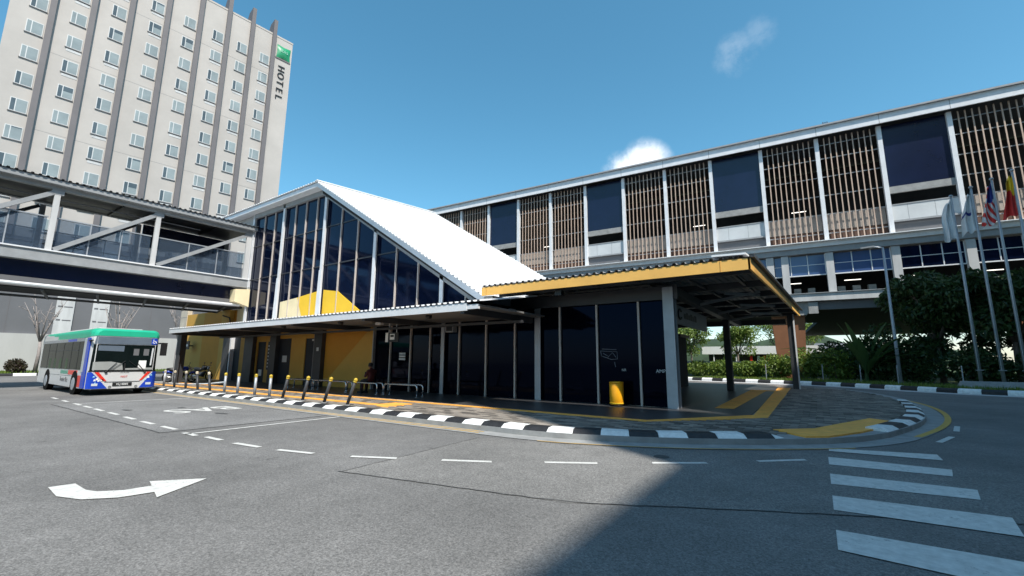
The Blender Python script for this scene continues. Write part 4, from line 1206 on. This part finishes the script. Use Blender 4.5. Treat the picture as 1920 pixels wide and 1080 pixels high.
# front: destination board, windscreen, lower panel
def fpanel(name, m, pts, dx=.0, parent=None, th=.012):
    """front panel outline in (y, z); curved back toward the corners"""
    def bend(y):
        d = max(0, abs(y - yc) - 1.0); return -d * d * 2.4
    mb = MB(); n = len(pts)
    def span(y):
        zs = []
        for k in range(n):
            (ya, za), (yb, zb) = pts[k], pts[(k + 1) % n]
            if abs(yb - ya) < 1e-9:
                if abs(y - ya) < 1e-6: zs += [za, zb]
            elif min(ya, yb) - 1e-7 <= y <= max(ya, yb) + 1e-7:
                zs.append(za + (zb - za) * (y - ya) / (yb - ya))
        return min(zs), max(zs)
    lo, hi = min(p[0] for p in pts), max(p[0] for p in pts)
    ys = sorted(set([lo + (hi - lo) * k / 14 for k in range(15)] + [p[0] for p in pts]))
    vs, fs = [], []
    for y in ys:
        a, b = span(y); xf = BXF + dx + th + bend(y)
        vs += [(xf, y, a), (xf, y, b), (xf - .05, y, a), (xf - .05, y, b)]
    for k in range(len(ys) - 1):
        o_, p_ = 4 * k, 4 * k + 4
        fs += [(o_, p_, p_ + 1, o_ + 1), (o_ + 1, p_ + 1, p_ + 3, o_ + 3), (o_ + 2, p_ + 2, p_, o_)]
    mb.add(vs, fs)
    return mb.build(name, m, parent or bus)
y0, y1 = BY0 + .06, BY1 - .06
fpanel("destination_board", B_BOARD, [(y0 + .06, 2.24), (y1 - .06, 2.24), (y1 - .1, 2.57), (y0 + .1, 2.57)])
wsn = fpanel("windscreen", B_GLASS, [(y0 + .03, 1.07), (y1 - .03, 1.07), (y1 - .05, 2.22), (y0 + .05, 2.22)])
fpanel("dashboard_cover", mat("dash_grey", (.3, .31, .3), .5), [(y0 + .1, 1.1), (yc - .05, 1.1), (yc - .1, 1.38), (yc - .5, 1.47), (y0 + .1, 1.45)], .013, wsn, .003)
fpanel("dashboard_cover", MATS["dash_grey"], [(yc + .03, 1.1), (y1 - .15, 1.1), (y1 - .15, 1.2), (yc + .03, 1.17)], .013, wsn, .003)
fpanel("paper_notice", M_WHITE, [(y1 - .72, 1.15), (y1 - .42, 1.15), (y1 - .42, 1.52), (y1 - .7, 1.52)], .016, wsn, .003)
fpanel("sun_blind", B_BOARD, [(y0 + .2, 1.95), (yc - .1, 1.92), (yc - .1, 2.17), (y0 + .2, 2.17)], .013, wsn, .003)
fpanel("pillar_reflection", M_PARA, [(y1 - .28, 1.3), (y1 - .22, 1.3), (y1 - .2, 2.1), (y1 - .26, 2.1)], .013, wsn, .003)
for ya in (yc + .25, yc + .62):
    fpanel("seat_shape", M_POD, [(ya, 1.75), (ya + .2, 1.75), (ya + .2, 2.05), (ya, 2.05)], .013, wsn, .003)
fpanel("divider", M_BLACK, [(yc - .03, 1.08), (yc + .03, 1.08), (yc + .02, 1.4), (yc - .02, 1.4)], .018, wsn, .003)
fpanel("lower_seal", M_BLACK, [(y0, 1.02), (y1, 1.02), (y1, 1.07), (y0, 1.07)], .004)
fpanel("blue_corner", B_BLUE, [(y0 - .02, .3), (yc - .75, .3), (yc - .5, .3), (y0 + .12, 1.0), (y0 - .02, 1.0)], .002)
fpanel("blue_corner", B_BLUE, [(yc + .62, .3), (y1 + .02, .3), (y1 + .02, 1.0), (y1 - .12, 1.0)], .002)
fpanel("red_stripe", B_RED, [(y0 + .2, 1.0), (y0 + .34, 1.0), (yc - .55, .62), (yc - .68, .62)], .006)
fpanel("red_stripe", B_RED, [(y1 - .34, 1.0), (y1 - .2, 1.0), (yc + .68, .62), (yc + .6, .62)], .006)
fpanel("panel_line", M_STEELD, [(yc - .62, .575), (yc + .62, .575), (yc + .62, .59), (yc - .62, .59)], .008)
for (dy, z, w) in ((.16, .78, .07), (.26, .66, .1), (.33, .6, .08), (.2, .62, .09), (.45, .62, .09), (.3, .47, .06), (.24, .52, .05)):
    fpanel("decal_spot", B_CYAN if w < .08 else M_WHITE, [(y0 + dy, z), (y0 + dy + w, z + .01), (y0 + dy + w * .8, z + w), (y0 + dy + .01, z + w * .8)], .015, None, .003)
for (dy, z, w) in ((.2, .82, .07), (.3, .72, .08), (.4, .62, .06)):
    fpanel("decal_spot", B_CYAN if w < .08 else M_WHITE, [(y1 - dy, z), (y1 - dy + w, z + .01), (y1 - dy + w * .8, z + w), (y1 - dy + .01, z + w * .8)], .015, None, .003)
npl = fpanel("number_plate", M_BLACK, [(yc - .34, .4), (yc + .34, .4), (yc + .34, .54), (yc - .34, .54)], .014)
text("plate_lettering", "VLJ 8885", .12, (BXF + .03, yc, .47), (0, 1, 0), (0, 0, 1), M_WHITE, npl, .001)
text("front_badge", "NGT", .12, (BXF + .015, yc + .03, .8), (0, 1, 0), (0, 0, 1), B_RED, bus, .002)
text("front_script", "LOW FLOOR", .055, (BXF + .015, yc + .03, .98), (0, 1, 0), (0, 0, 1), M_STEELD, bus, .001)
ac = fpanel("access_sign", B_BLUE, [(y1 - .32, 2.27), (y1 - .09, 2.27), (y1 - .09, 2.55), (y1 - .32, 2.55)], .012)
MB().tube([(BXF + .02, y1 - .25, 2.5), (BXF + .02, y1 - .24, 2.42), (BXF + .02, y1 - .17, 2.42), (BXF + .02, y1 - .13, 2.33)], .018, 6).build("wheelchair_symbol", M_WHITE, ac)
MB().tube([(BXF + .02, y1 - .25, 2.4), (BXF + .02, y1 - .27, 2.34), (BXF + .02, y1 - .22, 2.31), (BXF + .02, y1 - .18, 2.35)], .014, 6).build("wheelchair_symbol", M_WHITE, ac)
for ya, sgn in ((yc - .62, 1), (yc + .75, -1)):
    MB().tube([(BXF + .04, ya, 1.02), (BXF + .05, ya + sgn * .32, 1.42)], .012, 5).tube([(BXF + .05, ya + sgn * .1, 1.06), (BXF + .045, ya + sgn * .62, 1.5)], .01, 5).build("wiper", M_BLACK, bus)
    MB().lathe((BXF + .0, ya, 1.0), [(.05, 0), (.05, .05), (.02, .06)], 8, axis='x').build("wiper_motor", M_BLACK, bus)
for ya in (yc - .42, yc + .5):
    MB().lathe((BXF - .02, ya, .36), [(.06, 0), (.06, .035), (.03, .04)], 10, axis='x').build("fog_lamp", M_CHROME, bus)
for ya in (y0 + .25, y1 - .25):
    fpanel("headlight", M_PARA, [(ya - .1, .42), (ya + .1, .42), (ya + .1, .52), (ya - .1, .52)], .012)
# corner blue pillars
bx("corner_pillar", B_BLUE, bus, -26.62, -26.2, BY0 - .008, BY0 + .03, 1.02, 2.5)
bx("corner_pillar", mat("pillar_silver", (.45, .47, .47), .4), bus, -26.98, -26.63, BY0 - .012, BY0 + .03, 1.0, 2.45)
bx("lower_corner", B_BLUE, bus, -26.75, -26.2, BY0 - .008, BY0 + .03, .32, 1.015)
bx("lower_corner", B_BLUE, bus, -26.75, -26.2, BY1 - .03, BY1 + .008, .32, 1.015)
# side glazing and livery (side facing the road)
sg_ = bx("side_glazing", mat("bus_side_glass", (0.008, 0.012, 0.008), 0.1, var=0.3, spec=0.02), bus, -34.9, -27.0, BY0 - .014, BY0 + .03, 1.1, 2.36)
for x in (-33.4, -31.9, -30.4, -28.9, -27.7):
    bx("glazing_bar", M_BLACK, sg_, x - .03, x + .03, BY0 - .02, BY0 - .0145, 1.1, 2.36)
    bx("sliding_rail", M_STEELD, sg_, x + .05, x + 1.3 if x < -28.5 else x + .6, BY0 - .02, BY0 - .0145, 1.95, 1.98)
for x in (-33.0, -32.0, -30.9, -29.7):
    bx("seat_back", mat("bus_seat", (.06, .09, .05), .8), sg_, x, x + .35, BY0 - .0185, BY0 - .0145, 1.12, 1.6)
bx("upper_band", B_BOARD, bus, -34.9, -26.99, BY0 - .015, BY0 + .03, 2.362, 2.5)
bx("side_decal", B_BLUE, bus, -29.8, -28.3, BY0 - .019, BY0 - .0155, 2.38, 2.49)
bx("side_decal", B_RED, bus, -29.0, -27.45, BY0 - .006, BY0 + .02, .86, 1.06)
bx("side_decal", B_RED, bus, -27.25, -26.76, BY0 - .006, BY0 + .02, .35, .85)
bx("side_decal", mat("decal_green", (.1, .3, .22), .4), bus, -30.4, -29.05, BY0 - .006, BY0 + .02, .88, 1.04)
text("side_lettering", "Feeder Bus", .3, (-29.6, BY0 - .008, .62), (1, 0, 0), (0, 0, 1), M_POD, bus, .002)
bx("skirt_line", M_STEELD, bus, -33.0, -27.7, BY0 - .004, BY0 + .02, .8, .815)
bx("mirror_arm", M_BLACK, bus, -26.2, -25.8, BY1 - .06, BY1 + .02, 2.3, 2.36)
bx("mirror", M_BLACK, bus, -25.95, -25.8, BY1 - .02, BY1 + .2, 1.75, 2.36)
bx("mirror_arm", M_BLACK, bus, -26.3, -25.9, BY0 - .03, BY0 + .05, 2.36, 2.41)
for x in (-27.75, -33.0):
    for ya, sy in ((BY0 + .0, -1), (BY1, 1)):
        MB().lathe((x, ya - .004, .5), [(.55, -.012), (.55, .012)], 20, axis='y').build("wheel_arch", M_RUB, bus) if sy < 0 else None
        wh = MB().lathe((x, ya + (-.012 if sy < 0 else -.28), .47), [(.36, -.02), (.46, .0), (.47, .05), (.47, .22), (.44, .26)], 24, axis='y').build("wheel", M_RUB, bus, False)
        if sy < 0:
            MB().lathe((x, ya - .035, .47), [(.12, -.02), (.26, -.012), (.29, .012)], 20, axis='y').build("rim", M_GALV, wh)
bx("underbody", M_BLACK, bus, BXR + .3, -26.35, BY0 + .3, BY1 - .3, .2, .34)

# ================================================================== MOTORCYCLES
def moto(loc, rz, label, colour):
    o = thing("motorcycle", label, "motorcycle", loc, rz, world=False)
    for x in (-.62, .62):
        w = MB()
        n = 20
        ring_ = [(x + .27 * math.cos(2 * math.pi * k / n), 0, .3 + .27 * math.sin(2 * math.pi * k / n)) for k in range(n + 1)]
        w.tube(ring_, .045, 6, cap=False)
        wo = w.build("wheel", M_RUB, o, True)
        sp = MB()
        for k in range(6):
            a = math.pi * k / 3
            sp.tube([(x, 0, .3), (x + .25 * math.cos(a), 0, .3 + .25 * math.sin(a))], .012, 4)
        sp.lathe((x, -.05, .3), [(.05, 0), (.05, .1)], 8, axis='y').build("rim", M_GALV, wo)
    MB().tube([(.62, .0, .3), (.5, .0, .75), (.42, 0, .98)], [.035, .035, .03], 6).build("fork", M_STEELG, o)
    MB().tube([(.36, -.34, 1.02), (.4, -.15, 1.0), (.42, 0, .98), (.4, .15, 1.0), (.36, .34, 1.02)], .018, 6).build("handlebar", M_BLACK, o)
    for s_ in (-1, 1):
        MB().tube([(.38, s_ * .2, 1.0), (.42, s_ * .24, 1.18)], .008, 5).lathe((.42, s_ * .24, 1.2), [(.01, -.02), (.055, 0), (.01, .02)], 8, axis='x').build("mirror", M_BLACK, o)
    MB().tube([(-.1, 0, .76), (.1, 0, .84), (.3, 0, .84), (.4, 0, .78)], [.06, .15, .15, .07], 10).build("tank", colour, o, True)
    MB().tube([(-.75, 0, .82), (-.5, 0, .78), (-.2, 0, .74), (.0, 0, .76)], [.06, .13, .13, .08], 10).build("seat", M_BLACK, o, True)
    MB().tube([(-.62, 0, .35), (-.25, 0, .45), (.05, 0, .4), (.3, 0, .62)], [.05, .14, .17, .06], 10).build("engine", M_STEELD, o, True)
    MB().tube([(-.1, -.14, .35), (-.5, -.16, .3), (-.85, -.16, .38)], [.03, .05, .05], 8).build("exhaust", M_CHROME, o, True)
    MB().tube([(.85, 0, .52), (.62, 0, .62), (.4, 0, .55)], [.03, .07, .04], 8).build("mudguard", colour, o, True)
    MB().tube([(-.9, 0, .62), (-.62, 0, .66), (-.4, 0, .6)], [.03, .08, .06], 8).build("mudguard", colour, o, True)
    MB().lathe((.5, 0, .86), [(.09, 0), (.09, .05), (.03, .08)], 10, axis='x').build("headlight", M_PARA, o)
    MB().tube([(0, .08, .3), (.05, .28, .02)], .012, 5).build("stand", M_STEELD, o)
moto((-33.6, 11.6, .15), R(70), "blue scooter-like motorcycle parked beside the dark canopy post", B_BLUE)
moto((-35.2, 13.4, .15), R(20), "black motorcycle parked in front of the yellow wall", M_BLACK)

# ================================================================== SEATED PERSON
def skin_body(name, verts, edges, radii, m, parent, sub=2):
    me = bpy.data.meshes.new(name); me.from_pydata(verts, edges, [])
    o = bpy.data.objects.new(name, me); COL.objects.link(o); o.parent = parent
    md = o.modifiers.new("Skin", 'SKIN')
    lay = me.skin_vertices[0].data if me.skin_vertices else None
    if lay is None:
        return o
    for i, r_ in enumerate(radii):
        lay[i].radius = (r_, r_)
    lay[0].use_root = True
    sd = o.modifiers.new("Subsurf", 'SUBSURF'); sd.levels = sub; sd.render_levels = sub
    me.materials.append(m)
    return o
per = thing("person", "person in dark red top and black trousers seated on bench looking at phone", "person", (-16.45, 12.9, .15), R(180), world=False)
# local frame: faces +x, seat at z .47
V = [(0, 0, .56), (-.02, 0, .75), (.0, 0, .95), (.03, 0, 1.06), (.07, 0, 1.12),
     (.06, .1, .55), (.42, .12, .5), (.44, .13, .1), (.56, .14, .05),
     (.06, -.1, .55), (.42, -.12, .52), (.46, -.13, .1), (.58, -.14, .05),
     (.0, .19, .97), (.08, .24, .74), (.3, .12, .74),
     (.0, -.19, .97), (.08, -.24, .74), (.3, -.1, .74)]
E_ = [(0, 1), (1, 2), (2, 3), (3, 4), (0, 5), (5, 6), (6, 7), (7, 8), (0, 9), (9, 10), (10, 11), (11, 12), (2, 13), (13, 14), (14, 15), (2, 16), (16, 17), (17, 18)]
RD = [.15, .14, .15, .07, .055, .1, .075, .05, .045, .1, .075, .05, .045, .07, .05, .038, .07, .05, .038]
pb = bpy.data.meshes.new("body"); pb.from_pydata(V, E_, [])
pbo = bpy.data.objects.new("body", pb); COL.objects.link(pbo); pbo.parent = per
sk = pbo.modifiers.new("Skin", 'SKIN')
if not pb.skin_vertices:
    import bmesh
    bm = bmesh.new(); bm.from_mesh(pb); bm.verts.layers.skin.verify(); bm.to_mesh(pb); bm.free()
for i, r_ in enumerate(RD):
    pb.skin_vertices[0].data[i].radius = (r_, r_)
    pb.skin_vertices[0].data[i].use_root = (i == 0)
ss = pbo.modifiers.new("Subsurf", 'SUBSURF'); ss.levels = 2; ss.render_levels = 2
pb.materials.append(M_CLOTH1)
MB().lathe((.1, 0, 1.1), [(.03, 0), (.07, .03), (.088, .09), (.092, .14), (.08, .2), (.04, .235)], 14).build("head", M_SKIN, per, True)
MB().lathe((.085, 0, 1.17), [(.094, 0), (.1, .07), (.088, .14), (.045, .178)], 14).build("hair", M_CLOTH2, per, True)
MB().tube([(.19, 0, 1.2), (.215, 0, 1.18), (.19, 0, 1.165)], [.01, .018, .01], 6).build("nose", M_SKIN, per, True)
for sy in (-1, 1):
    MB().tube([(.02, sy * .11, .56), (.25, sy * .125, .545), (.44, sy * .13, .52)], [.12, .1, .085], 10).tube([(.44, sy * .13, .55), (.455, sy * .13, .3), (.45, sy * .13, .1)], [.085, .07, .058], 10).build("trouser_leg", M_CLOTH2, per, True)
    MB().box(.4, .68, sy * .135 - .05, sy * .135 + .05, .0, .09).build("shoe", M_CLOTH2, per)
    hnd = MB().tube([(.29, sy * .11, .74), (.37, sy * .07, .78)], [.035, .03], 8)
    for f_ in range(4):
        hnd.tube([(.37, sy * (.045 + .018 * f_), .775), (.41, sy * (.03 + .016 * f_), .79), (.415, sy * (.01 + .016 * f_), .81)], .009, 5)
    hnd.tube([(.34, sy * .05, .79), (.37, sy * .02, .82)], .011, 5)
    hnd.build("hand", M_SKIN, per, True)
ph = MB().box(.385, .4, -.04, .04, .78, .93).build("mobile_phone", M_BLACK)
tag(ph, "dark mobile phone held by the person on the bench", "phone")
ph.location = (-16.45, 12.9, .15); ph.rotation_euler = (0, 0, R(180))

# ================================================================== VEGETATION
def branches(rng, base, h, spread, n, r0_):
    mb = MB()
    top = Vector(base) + Vector((0, 0, h * .45))
    mb.tube([base, Vector(base) + Vector((rng.normal() * .05, rng.normal() * .05, h * .25)), top], [r0_, r0_ * .8, r0_ * .65], 8)
    tips = []
    for k in range(n):
        a = 2 * math.pi * (k + rng.random() * .6) / n
        d = Vector((math.cos(a) * spread, math.sin(a) * spread, h * .5 * (.7 + .5 * rng.random())))
        m1 = top + d * .45 + Vector((rng.normal() * .1, rng.normal() * .1, .1)); e = top + d
        mb.tube([top - Vector((0, 0, h * .05)), m1, e], [r0_ * .5, r0_ * .3, r0_ * .08], 6)
        tips.append(e)
        for q in range(3):
            s_ = top.lerp(e, .35 + .2 * q); dd = Vector((rng.normal(), rng.normal(), .8 + abs(rng.normal()))).normalized() * spread * .55
            mb.tube([s_, s_ + dd * .5 + Vector((0, 0, .05)), s_ + dd], [r0_ * .22, r0_ * .13, r0_ * .04], 5)
            for w in range(2):
                s2 = s_ + dd * (.5 + .3 * w); d3 = Vector((rng.normal(), rng.normal(), .9)).normalized() * spread * .28
                mb.tube([s2, s2 + d3], [r0_ * .1, r0_ * .03], 4)
            tips.append(s_ + dd)
    return mb, tips

for i, (x, y, h, lab) in enumerate(((-61.5, 9.4, 7.2, "bare leafless tree in front of the white wall left of the bus"),
                                    (-61.5, 15.2, 8.2, "bare leafless tree rising behind the bus roof"),
                                    (-61.5, 20.6, 8.2, "bare leafless tree beside the yellow stair core"))):
    t = thing("bare_tree", lab, "tree", (x, y, .19), 0, "bare trees behind the bus", world=False)
    mb, _ = branches(np.random.default_rng(20 + i), (0, 0, 0), h, 1.5, 6, .17)
    mb.build("trunk", M_BARE, t, True)

def bush(name, label, cat, loc, clumps, n, size, m, seed, trunk=None, group=None, **kw):
    t = thing(name, label, cat, loc, 0, group, world=False)
    rng = np.random.default_rng(seed)
    if trunk: 
        MB().tube([(0, 0, -.05), (.05, .02, trunk * .5), (0, .05, trunk)], [.14, .11, .06], 8).build("trunk", M_TRUNK, t, True)
    else:
        mb = MB()
        for k in range(7):
            a = rng.random() * 6.3; r_ = clumps[0][1][0] * .5
            mb.tube([(0, 0, 0), (math.cos(a) * r_, math.sin(a) * r_, clumps[0][0][2] + .1)], [.03, .015], 5)
        mb.build("stems", M_TRUNK, t)
    leaves(clumps, n, size, rng, **kw).build("crown" if trunk else "foliage", m, t)
    return t
shr = [(-61.0, 3.4, 1.6, 2.4), (-61.0, 5.6, .9, 1.7), (-60.8, 8.0, .75, 1.3), (-60.8, 11.2, .9, 1.6), (-60.8, 13, .8, 1.4), (-60.8, 16.5, 1, 1.6), (-60.5, 22.5, 1.2, 2.3), (-60.5, 25.2, 1.2, 2.6)]
lab = ["tall dark hedge shrub at the left edge of the verge", "rounded reddish shrub beside the tall dark hedge", "small reddish round shrub alone before the white wall",
       "dark shrub at the foot of the leftmost bare tree", "low dark shrub just left of the bus", "dark shrub hidden partly behind the bus", "dark shrub right of the bus below the bare tree", "dark shrub beside the dark canopy post"]
for i, ((x, y, r_, h), l_) in enumerate(zip(shr, lab)):
    hh = 5.2 if i == 0 else h
    bush("verge_shrub", l_, "shrub", (x, y, .19), [((0, 0, hh * .55), (r_, r_, hh * .5)), ((.2, r_ * .4, hh * .4), (r_ * .7, r_ * .6, hh * .35))], 1500 if i else 3000, .2, M_LEAFR if i in (1, 2) else M_LEAF, 40 + i)

def big_tree(name, label, loc, H, Rr_, n, seed, m=M_LEAF, lift=.25, size=.42):
    rng = np.random.default_rng(seed)
    t = thing(name, label, "tree", loc, 0, None, world=False)
    mb, tips = branches(rng, (0, 0, -.05), H * .9, Rr_ * .7, 7, .2)
    mb.build("trunk", M_TRUNK, t, True)
    cl = []
    for e in tips:
        cl.append(((e.x, e.y, min(H * .9, e.z)), (Rr_ * .3 * (.7 + .6 * rng.random()), Rr_ * .3, Rr_ * .24)))
    for k in range(10):
        a = rng.random() * 6.28
        cl.append(((math.cos(a) * Rr_ * .75 * rng.random(), math.sin(a) * Rr_ * .75 * rng.random(), H * (lift + (.9 - lift) * rng.random())), (Rr_ * .36, Rr_ * .36, H * .13)))
    leaves(cl, n, size, rng, droop=.5, aspect=.42).build("crown", m, t)
big_tree("leafy_tree", "dense dark green tree behind the street lamp, left of the flag poles", (7.4, 44.6, .2), 8.0, 3.4, 13000, 61)
big_tree("leafy_tree", "dense dark tree standing behind the flag poles", (11.2, 44.3, .2), 7.9, 3.3, 13000, 62)
big_tree("leafy_tree", "dark tree at the right edge behind the striped flag", (14.8, 44.0, .2), 8.0, 3.4, 12000, 63)
for i, (x, y, r_, h, l_) in enumerate(((5.6, 43.6, 1.5, 3.2, "dark bush at the foot of the street lamp"), (8.8, 42.8, 1.9, 2.6, "low dark bush between the lamp and first flag pole"), (12.6, 42.3, 2.2, 3.0, "low dark bush below the flag poles at right"), (3.0, 43.4, 1.5, 3.4, "dark bush below the broad-leaved plant"), (1.2, 44.8, 1.5, 3.2, "dark bush between the pier and the broad-leaved plant"), (4.4, 45.2, 1.9, 4.6, "tall dark bush behind the broad-leaved plant"))):
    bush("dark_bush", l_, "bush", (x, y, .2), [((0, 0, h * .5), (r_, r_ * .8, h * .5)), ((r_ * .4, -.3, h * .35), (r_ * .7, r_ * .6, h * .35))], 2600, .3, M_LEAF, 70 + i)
hd = [(-12.5, 49.0, 1.3, 1.7), (-10, 48.2, 1.4, 1.6), (-7.6, 46.8, 1.4, 1.7), (-5.3, 45.6, 1.3, 1.6), (-3.2, 44.9, 1.4, 2.2), (-1.0, 44.0, 1.5, 2.7), (1.1, 43.3, 1.4, 2.6)]
hl = ["light green hedge bush farthest left beyond the terminal floor", "light green hedge bush second from the left beyond the far kerb", "light green hedge bush in the gap between dark canopy columns", "light green hedge bush left of the brown pier", "sunlit light green bush at the foot of the brown pier", "sunlit yellow green bush right of the canopy post", "yellow green bush left of the broad-leaved plant"]
for i, ((x, y, r_, h), l_) in enumerate(zip(hd, hl)):
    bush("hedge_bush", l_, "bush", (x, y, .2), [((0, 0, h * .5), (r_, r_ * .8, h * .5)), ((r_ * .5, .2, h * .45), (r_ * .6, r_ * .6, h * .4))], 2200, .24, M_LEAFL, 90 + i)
# broad-leaved (banana-like) clump
bt = thing("banana_plant", "broad-leaved banana plant with upright fan of leaves by the lamp", "plant", (2.9, 42.6, .2), world=False)
rng = np.random.default_rng(5)
for k in range(22):
    a = -.2 + k * 2.4 + rng.random() * .3
    L = 2.6 + rng.random() * 2.6; lean = .35 + 1.0 * rng.random()
    mb = MB(); n = 9; vs = []
    for i in range(n + 1):
        t = i / n
        rr_ = L * (t * lean * .45 + t * t * lean * .4); zz = .3 + L * (t * 1.05 - .5 * lean * t * t)
        w = .2 * math.sin(math.pi * min(1, max(0, (t - .18) / .85)) ** .8) + .025
        c = Vector((math.cos(a) * rr_, math.sin(a) * rr_, zz)); s_ = Vector((-math.sin(a), math.cos(a), 0)) * w
        vs += [c - s_ + Vector((0, 0, w * .35)), c, c + s_ + Vector((0, 0, w * .35))]
    mb.add(vs, [f for i in range(n) for f in ((3 * i, 3 * i + 1, 3 * i + 4, 3 * i + 3), (3 * i + 1, 3 * i + 2, 3 * i + 5, 3 * i + 4))])
    mb.build("leaf", M_LEAFB, bt, True)
MB().tube([(0, 0, 0), (0, 0, .9)], [.16, .1], 8).build("stem", M_LEAFB, bt)
# thin stakes along the verge
for i, (x, y) in enumerate(((-3.6, 42.0), (0.2, 41.5), (2.4, 40.3), (4.3, 39.3), (7.2, 38.2))):
    s_ = MB().tube([(0, 0, 0), (.02, 0, 1.3)], .03, 6).build("plant_stake", M_GALV); s_.location = (x, y, .2)
    tag(s_, f"thin pale stake in the verge, {['first','second','third','fourth','fifth'][i]} from the left behind the far kerb", "stake", "stakes on the verge")
# grass tufts on the verges (uncountable)
rng = np.random.default_rng(11)
n = 9000
gx_ = rng.random(n) * 26 - 9; gy_ = np.interp(gx_, [p.x for p in K_FAR], [p.y for p in K_FAR]) + .45 + rng.random(n) ** 1.5 * 5
mb = MB()
for x, y in zip(gx_, gy_):
    a = rng.random() * 3.14; h = .1 + .18 * rng.random()
    dx, dy = math.cos(a) * .03, math.sin(a) * .03
    mb.add([(x - dx, y - dy, .2), (x + dx, y + dy, .2), (x + rng.normal() * .05, y + rng.normal() * .05, .2 + h)], [(0, 1, 2)])
g = mb.build("grass", M_LEAFL); g["kind"] = "stuff"; g["label"] = "short green grass on the far verge"; g["category"] = "grass"
mb = MB(); n = 5000
for x, y in zip(-59.7 - rng.random(n) * 8, rng.random(n) * 30):
    a = rng.random() * 3.14; h = .12 + .2 * rng.random(); dx, dy = math.cos(a) * .05, math.sin(a) * .05
    mb.add([(x - dx, y - dy, .18), (x + dx, y + dy, .18), (x + rng.normal() * .05, y + rng.normal() * .05, .18 + h)], [(0, 1, 2)])
g = mb.build("grass", M_LEAFL); g["kind"] = "stuff"; g["label"] = "sunlit grass on the verge behind the bus"; g["category"] = "grass"

# ================================================================== BACKGROUND beyond the station
def far_tree(x, y, H, Rr_, lab, seed):
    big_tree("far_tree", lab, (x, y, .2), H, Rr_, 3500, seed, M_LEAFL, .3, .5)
far_tree(-11.5, 87, 7.8, 3.6, "sunlit light green tree seen under the station, left of the brown pier", 101)
far_tree(-20, 90, 9, 4.5, "sunlit green tree far behind the dark kiosk", 102)
far_tree(-1.5, 100, 9, 4.5, "light green tree far behind, right of the brown pier", 103)
far_tree(10, 104, 12, 6.0, "light green tree far behind the broad-leaved plant", 104)
far_tree(-7, 112, 12, 6, "light green tree farthest back behind the brown pier", 105)
for i, (x, y) in enumerate(((-48, -9), (-56, -16), (-64, -11), (-74, -20), (-86, -14))):
    big_tree("street_tree", f"leafy roadside tree out of frame on the left, {['nearest','second','third','fourth','fifth'][i]} to the bus", (x, y, 0), 9, 4.2, 2500, 120 + i, M_LEAF, .2, .6)
sh = thing("far_shop", "low far shop with white roof band and dark front under the station", "building", (-8, 96, .2))
bx("front", M_DARK, sh, -18, 0, 96, 104, .2, 3.2)
bx("roof_band", M_WHITE, sh, -19, 1, 95, 105, 3.2, 4.7)
for k, x in enumerate((-10.6, -9.4, -8.4, -7.7, -6.7)):
    bx("banner", (B_RED, M_FLAGW, B_RED, M_FLAGR, M_PARA)[k], sh, x, x + .4, 95.4, 95.5, .8, 2.9)
for x in (-17, -13, -4, -1):
    bx("post", M_WHITE, sh, x, x + .15, 95.2, 95.4, .2, 3.2)
rl = thing("guard_rail", "pale horizontal guard rail beyond the hedge under the station", "railing", (-8, 60, .2))
bx("rail", M_WHITE, rl, -30, 3, 60, 60.12, 1.5, 1.75)
for k in range(12): bx("rail_post", M_GALV, rl, -29.5 + k * 2.9, -29.4 + k * 2.9, 60.12, 60.22, .2, 1.7)
h2 = thing("far_house", "white far house with dark windows right of the brown pier", "building", (3, 121, .2))
bx("wall", M_WALLW, h2, 0.0, 6, 118, 124, .2, 4.6)
MB().prism([(-.4, 117.5, 4.6), (6.4, 117.5, 4.6), (6.4, 121, 6.0), (-.4, 121, 6.0)], (0, .2, -.2)).build("roof", M_POD, h2)
for k in range(2):
    w = bx("window", M_WFRAME, h2, 1 + k * 3, 2.6 + k * 3, 117.9, 117.99, 2.2, 3.8); bx("pane", M_PANED, w, 1.1 + k * 3, 2.5 + k * 3, 117.88, 117.895, 2.3, 3.7)
# wooded hill closing the horizon
rngh = np.random.default_rng(3)
vs, fs = [], []
N = 90
for i in range(N + 1):
    a = R(-60 + 260 * i / N)
    hgt = 12 + 7 * math.sin(i * .5) + 4 * math.sin(i * 1.7 + 1)
    for (r_, z) in ((300, -1), (315, hgt * .6), (340, hgt), (395, hgt * .8), (400, -1)):
        vs.append((r_ * math.cos(a), r_ * math.sin(a), z))
for i in range(N):
    for k in range(4):
        a = i * 5 + k; fs.append((a, a + 5, a + 6, a + 1))
hill = MB().add(vs, fs).build("wooded_hill", mat("far_foliage", (.025, .045, .016), .95, var=.5, vscale=.15, bump=1.0, bscale=.4), None, True)
struct(hill)
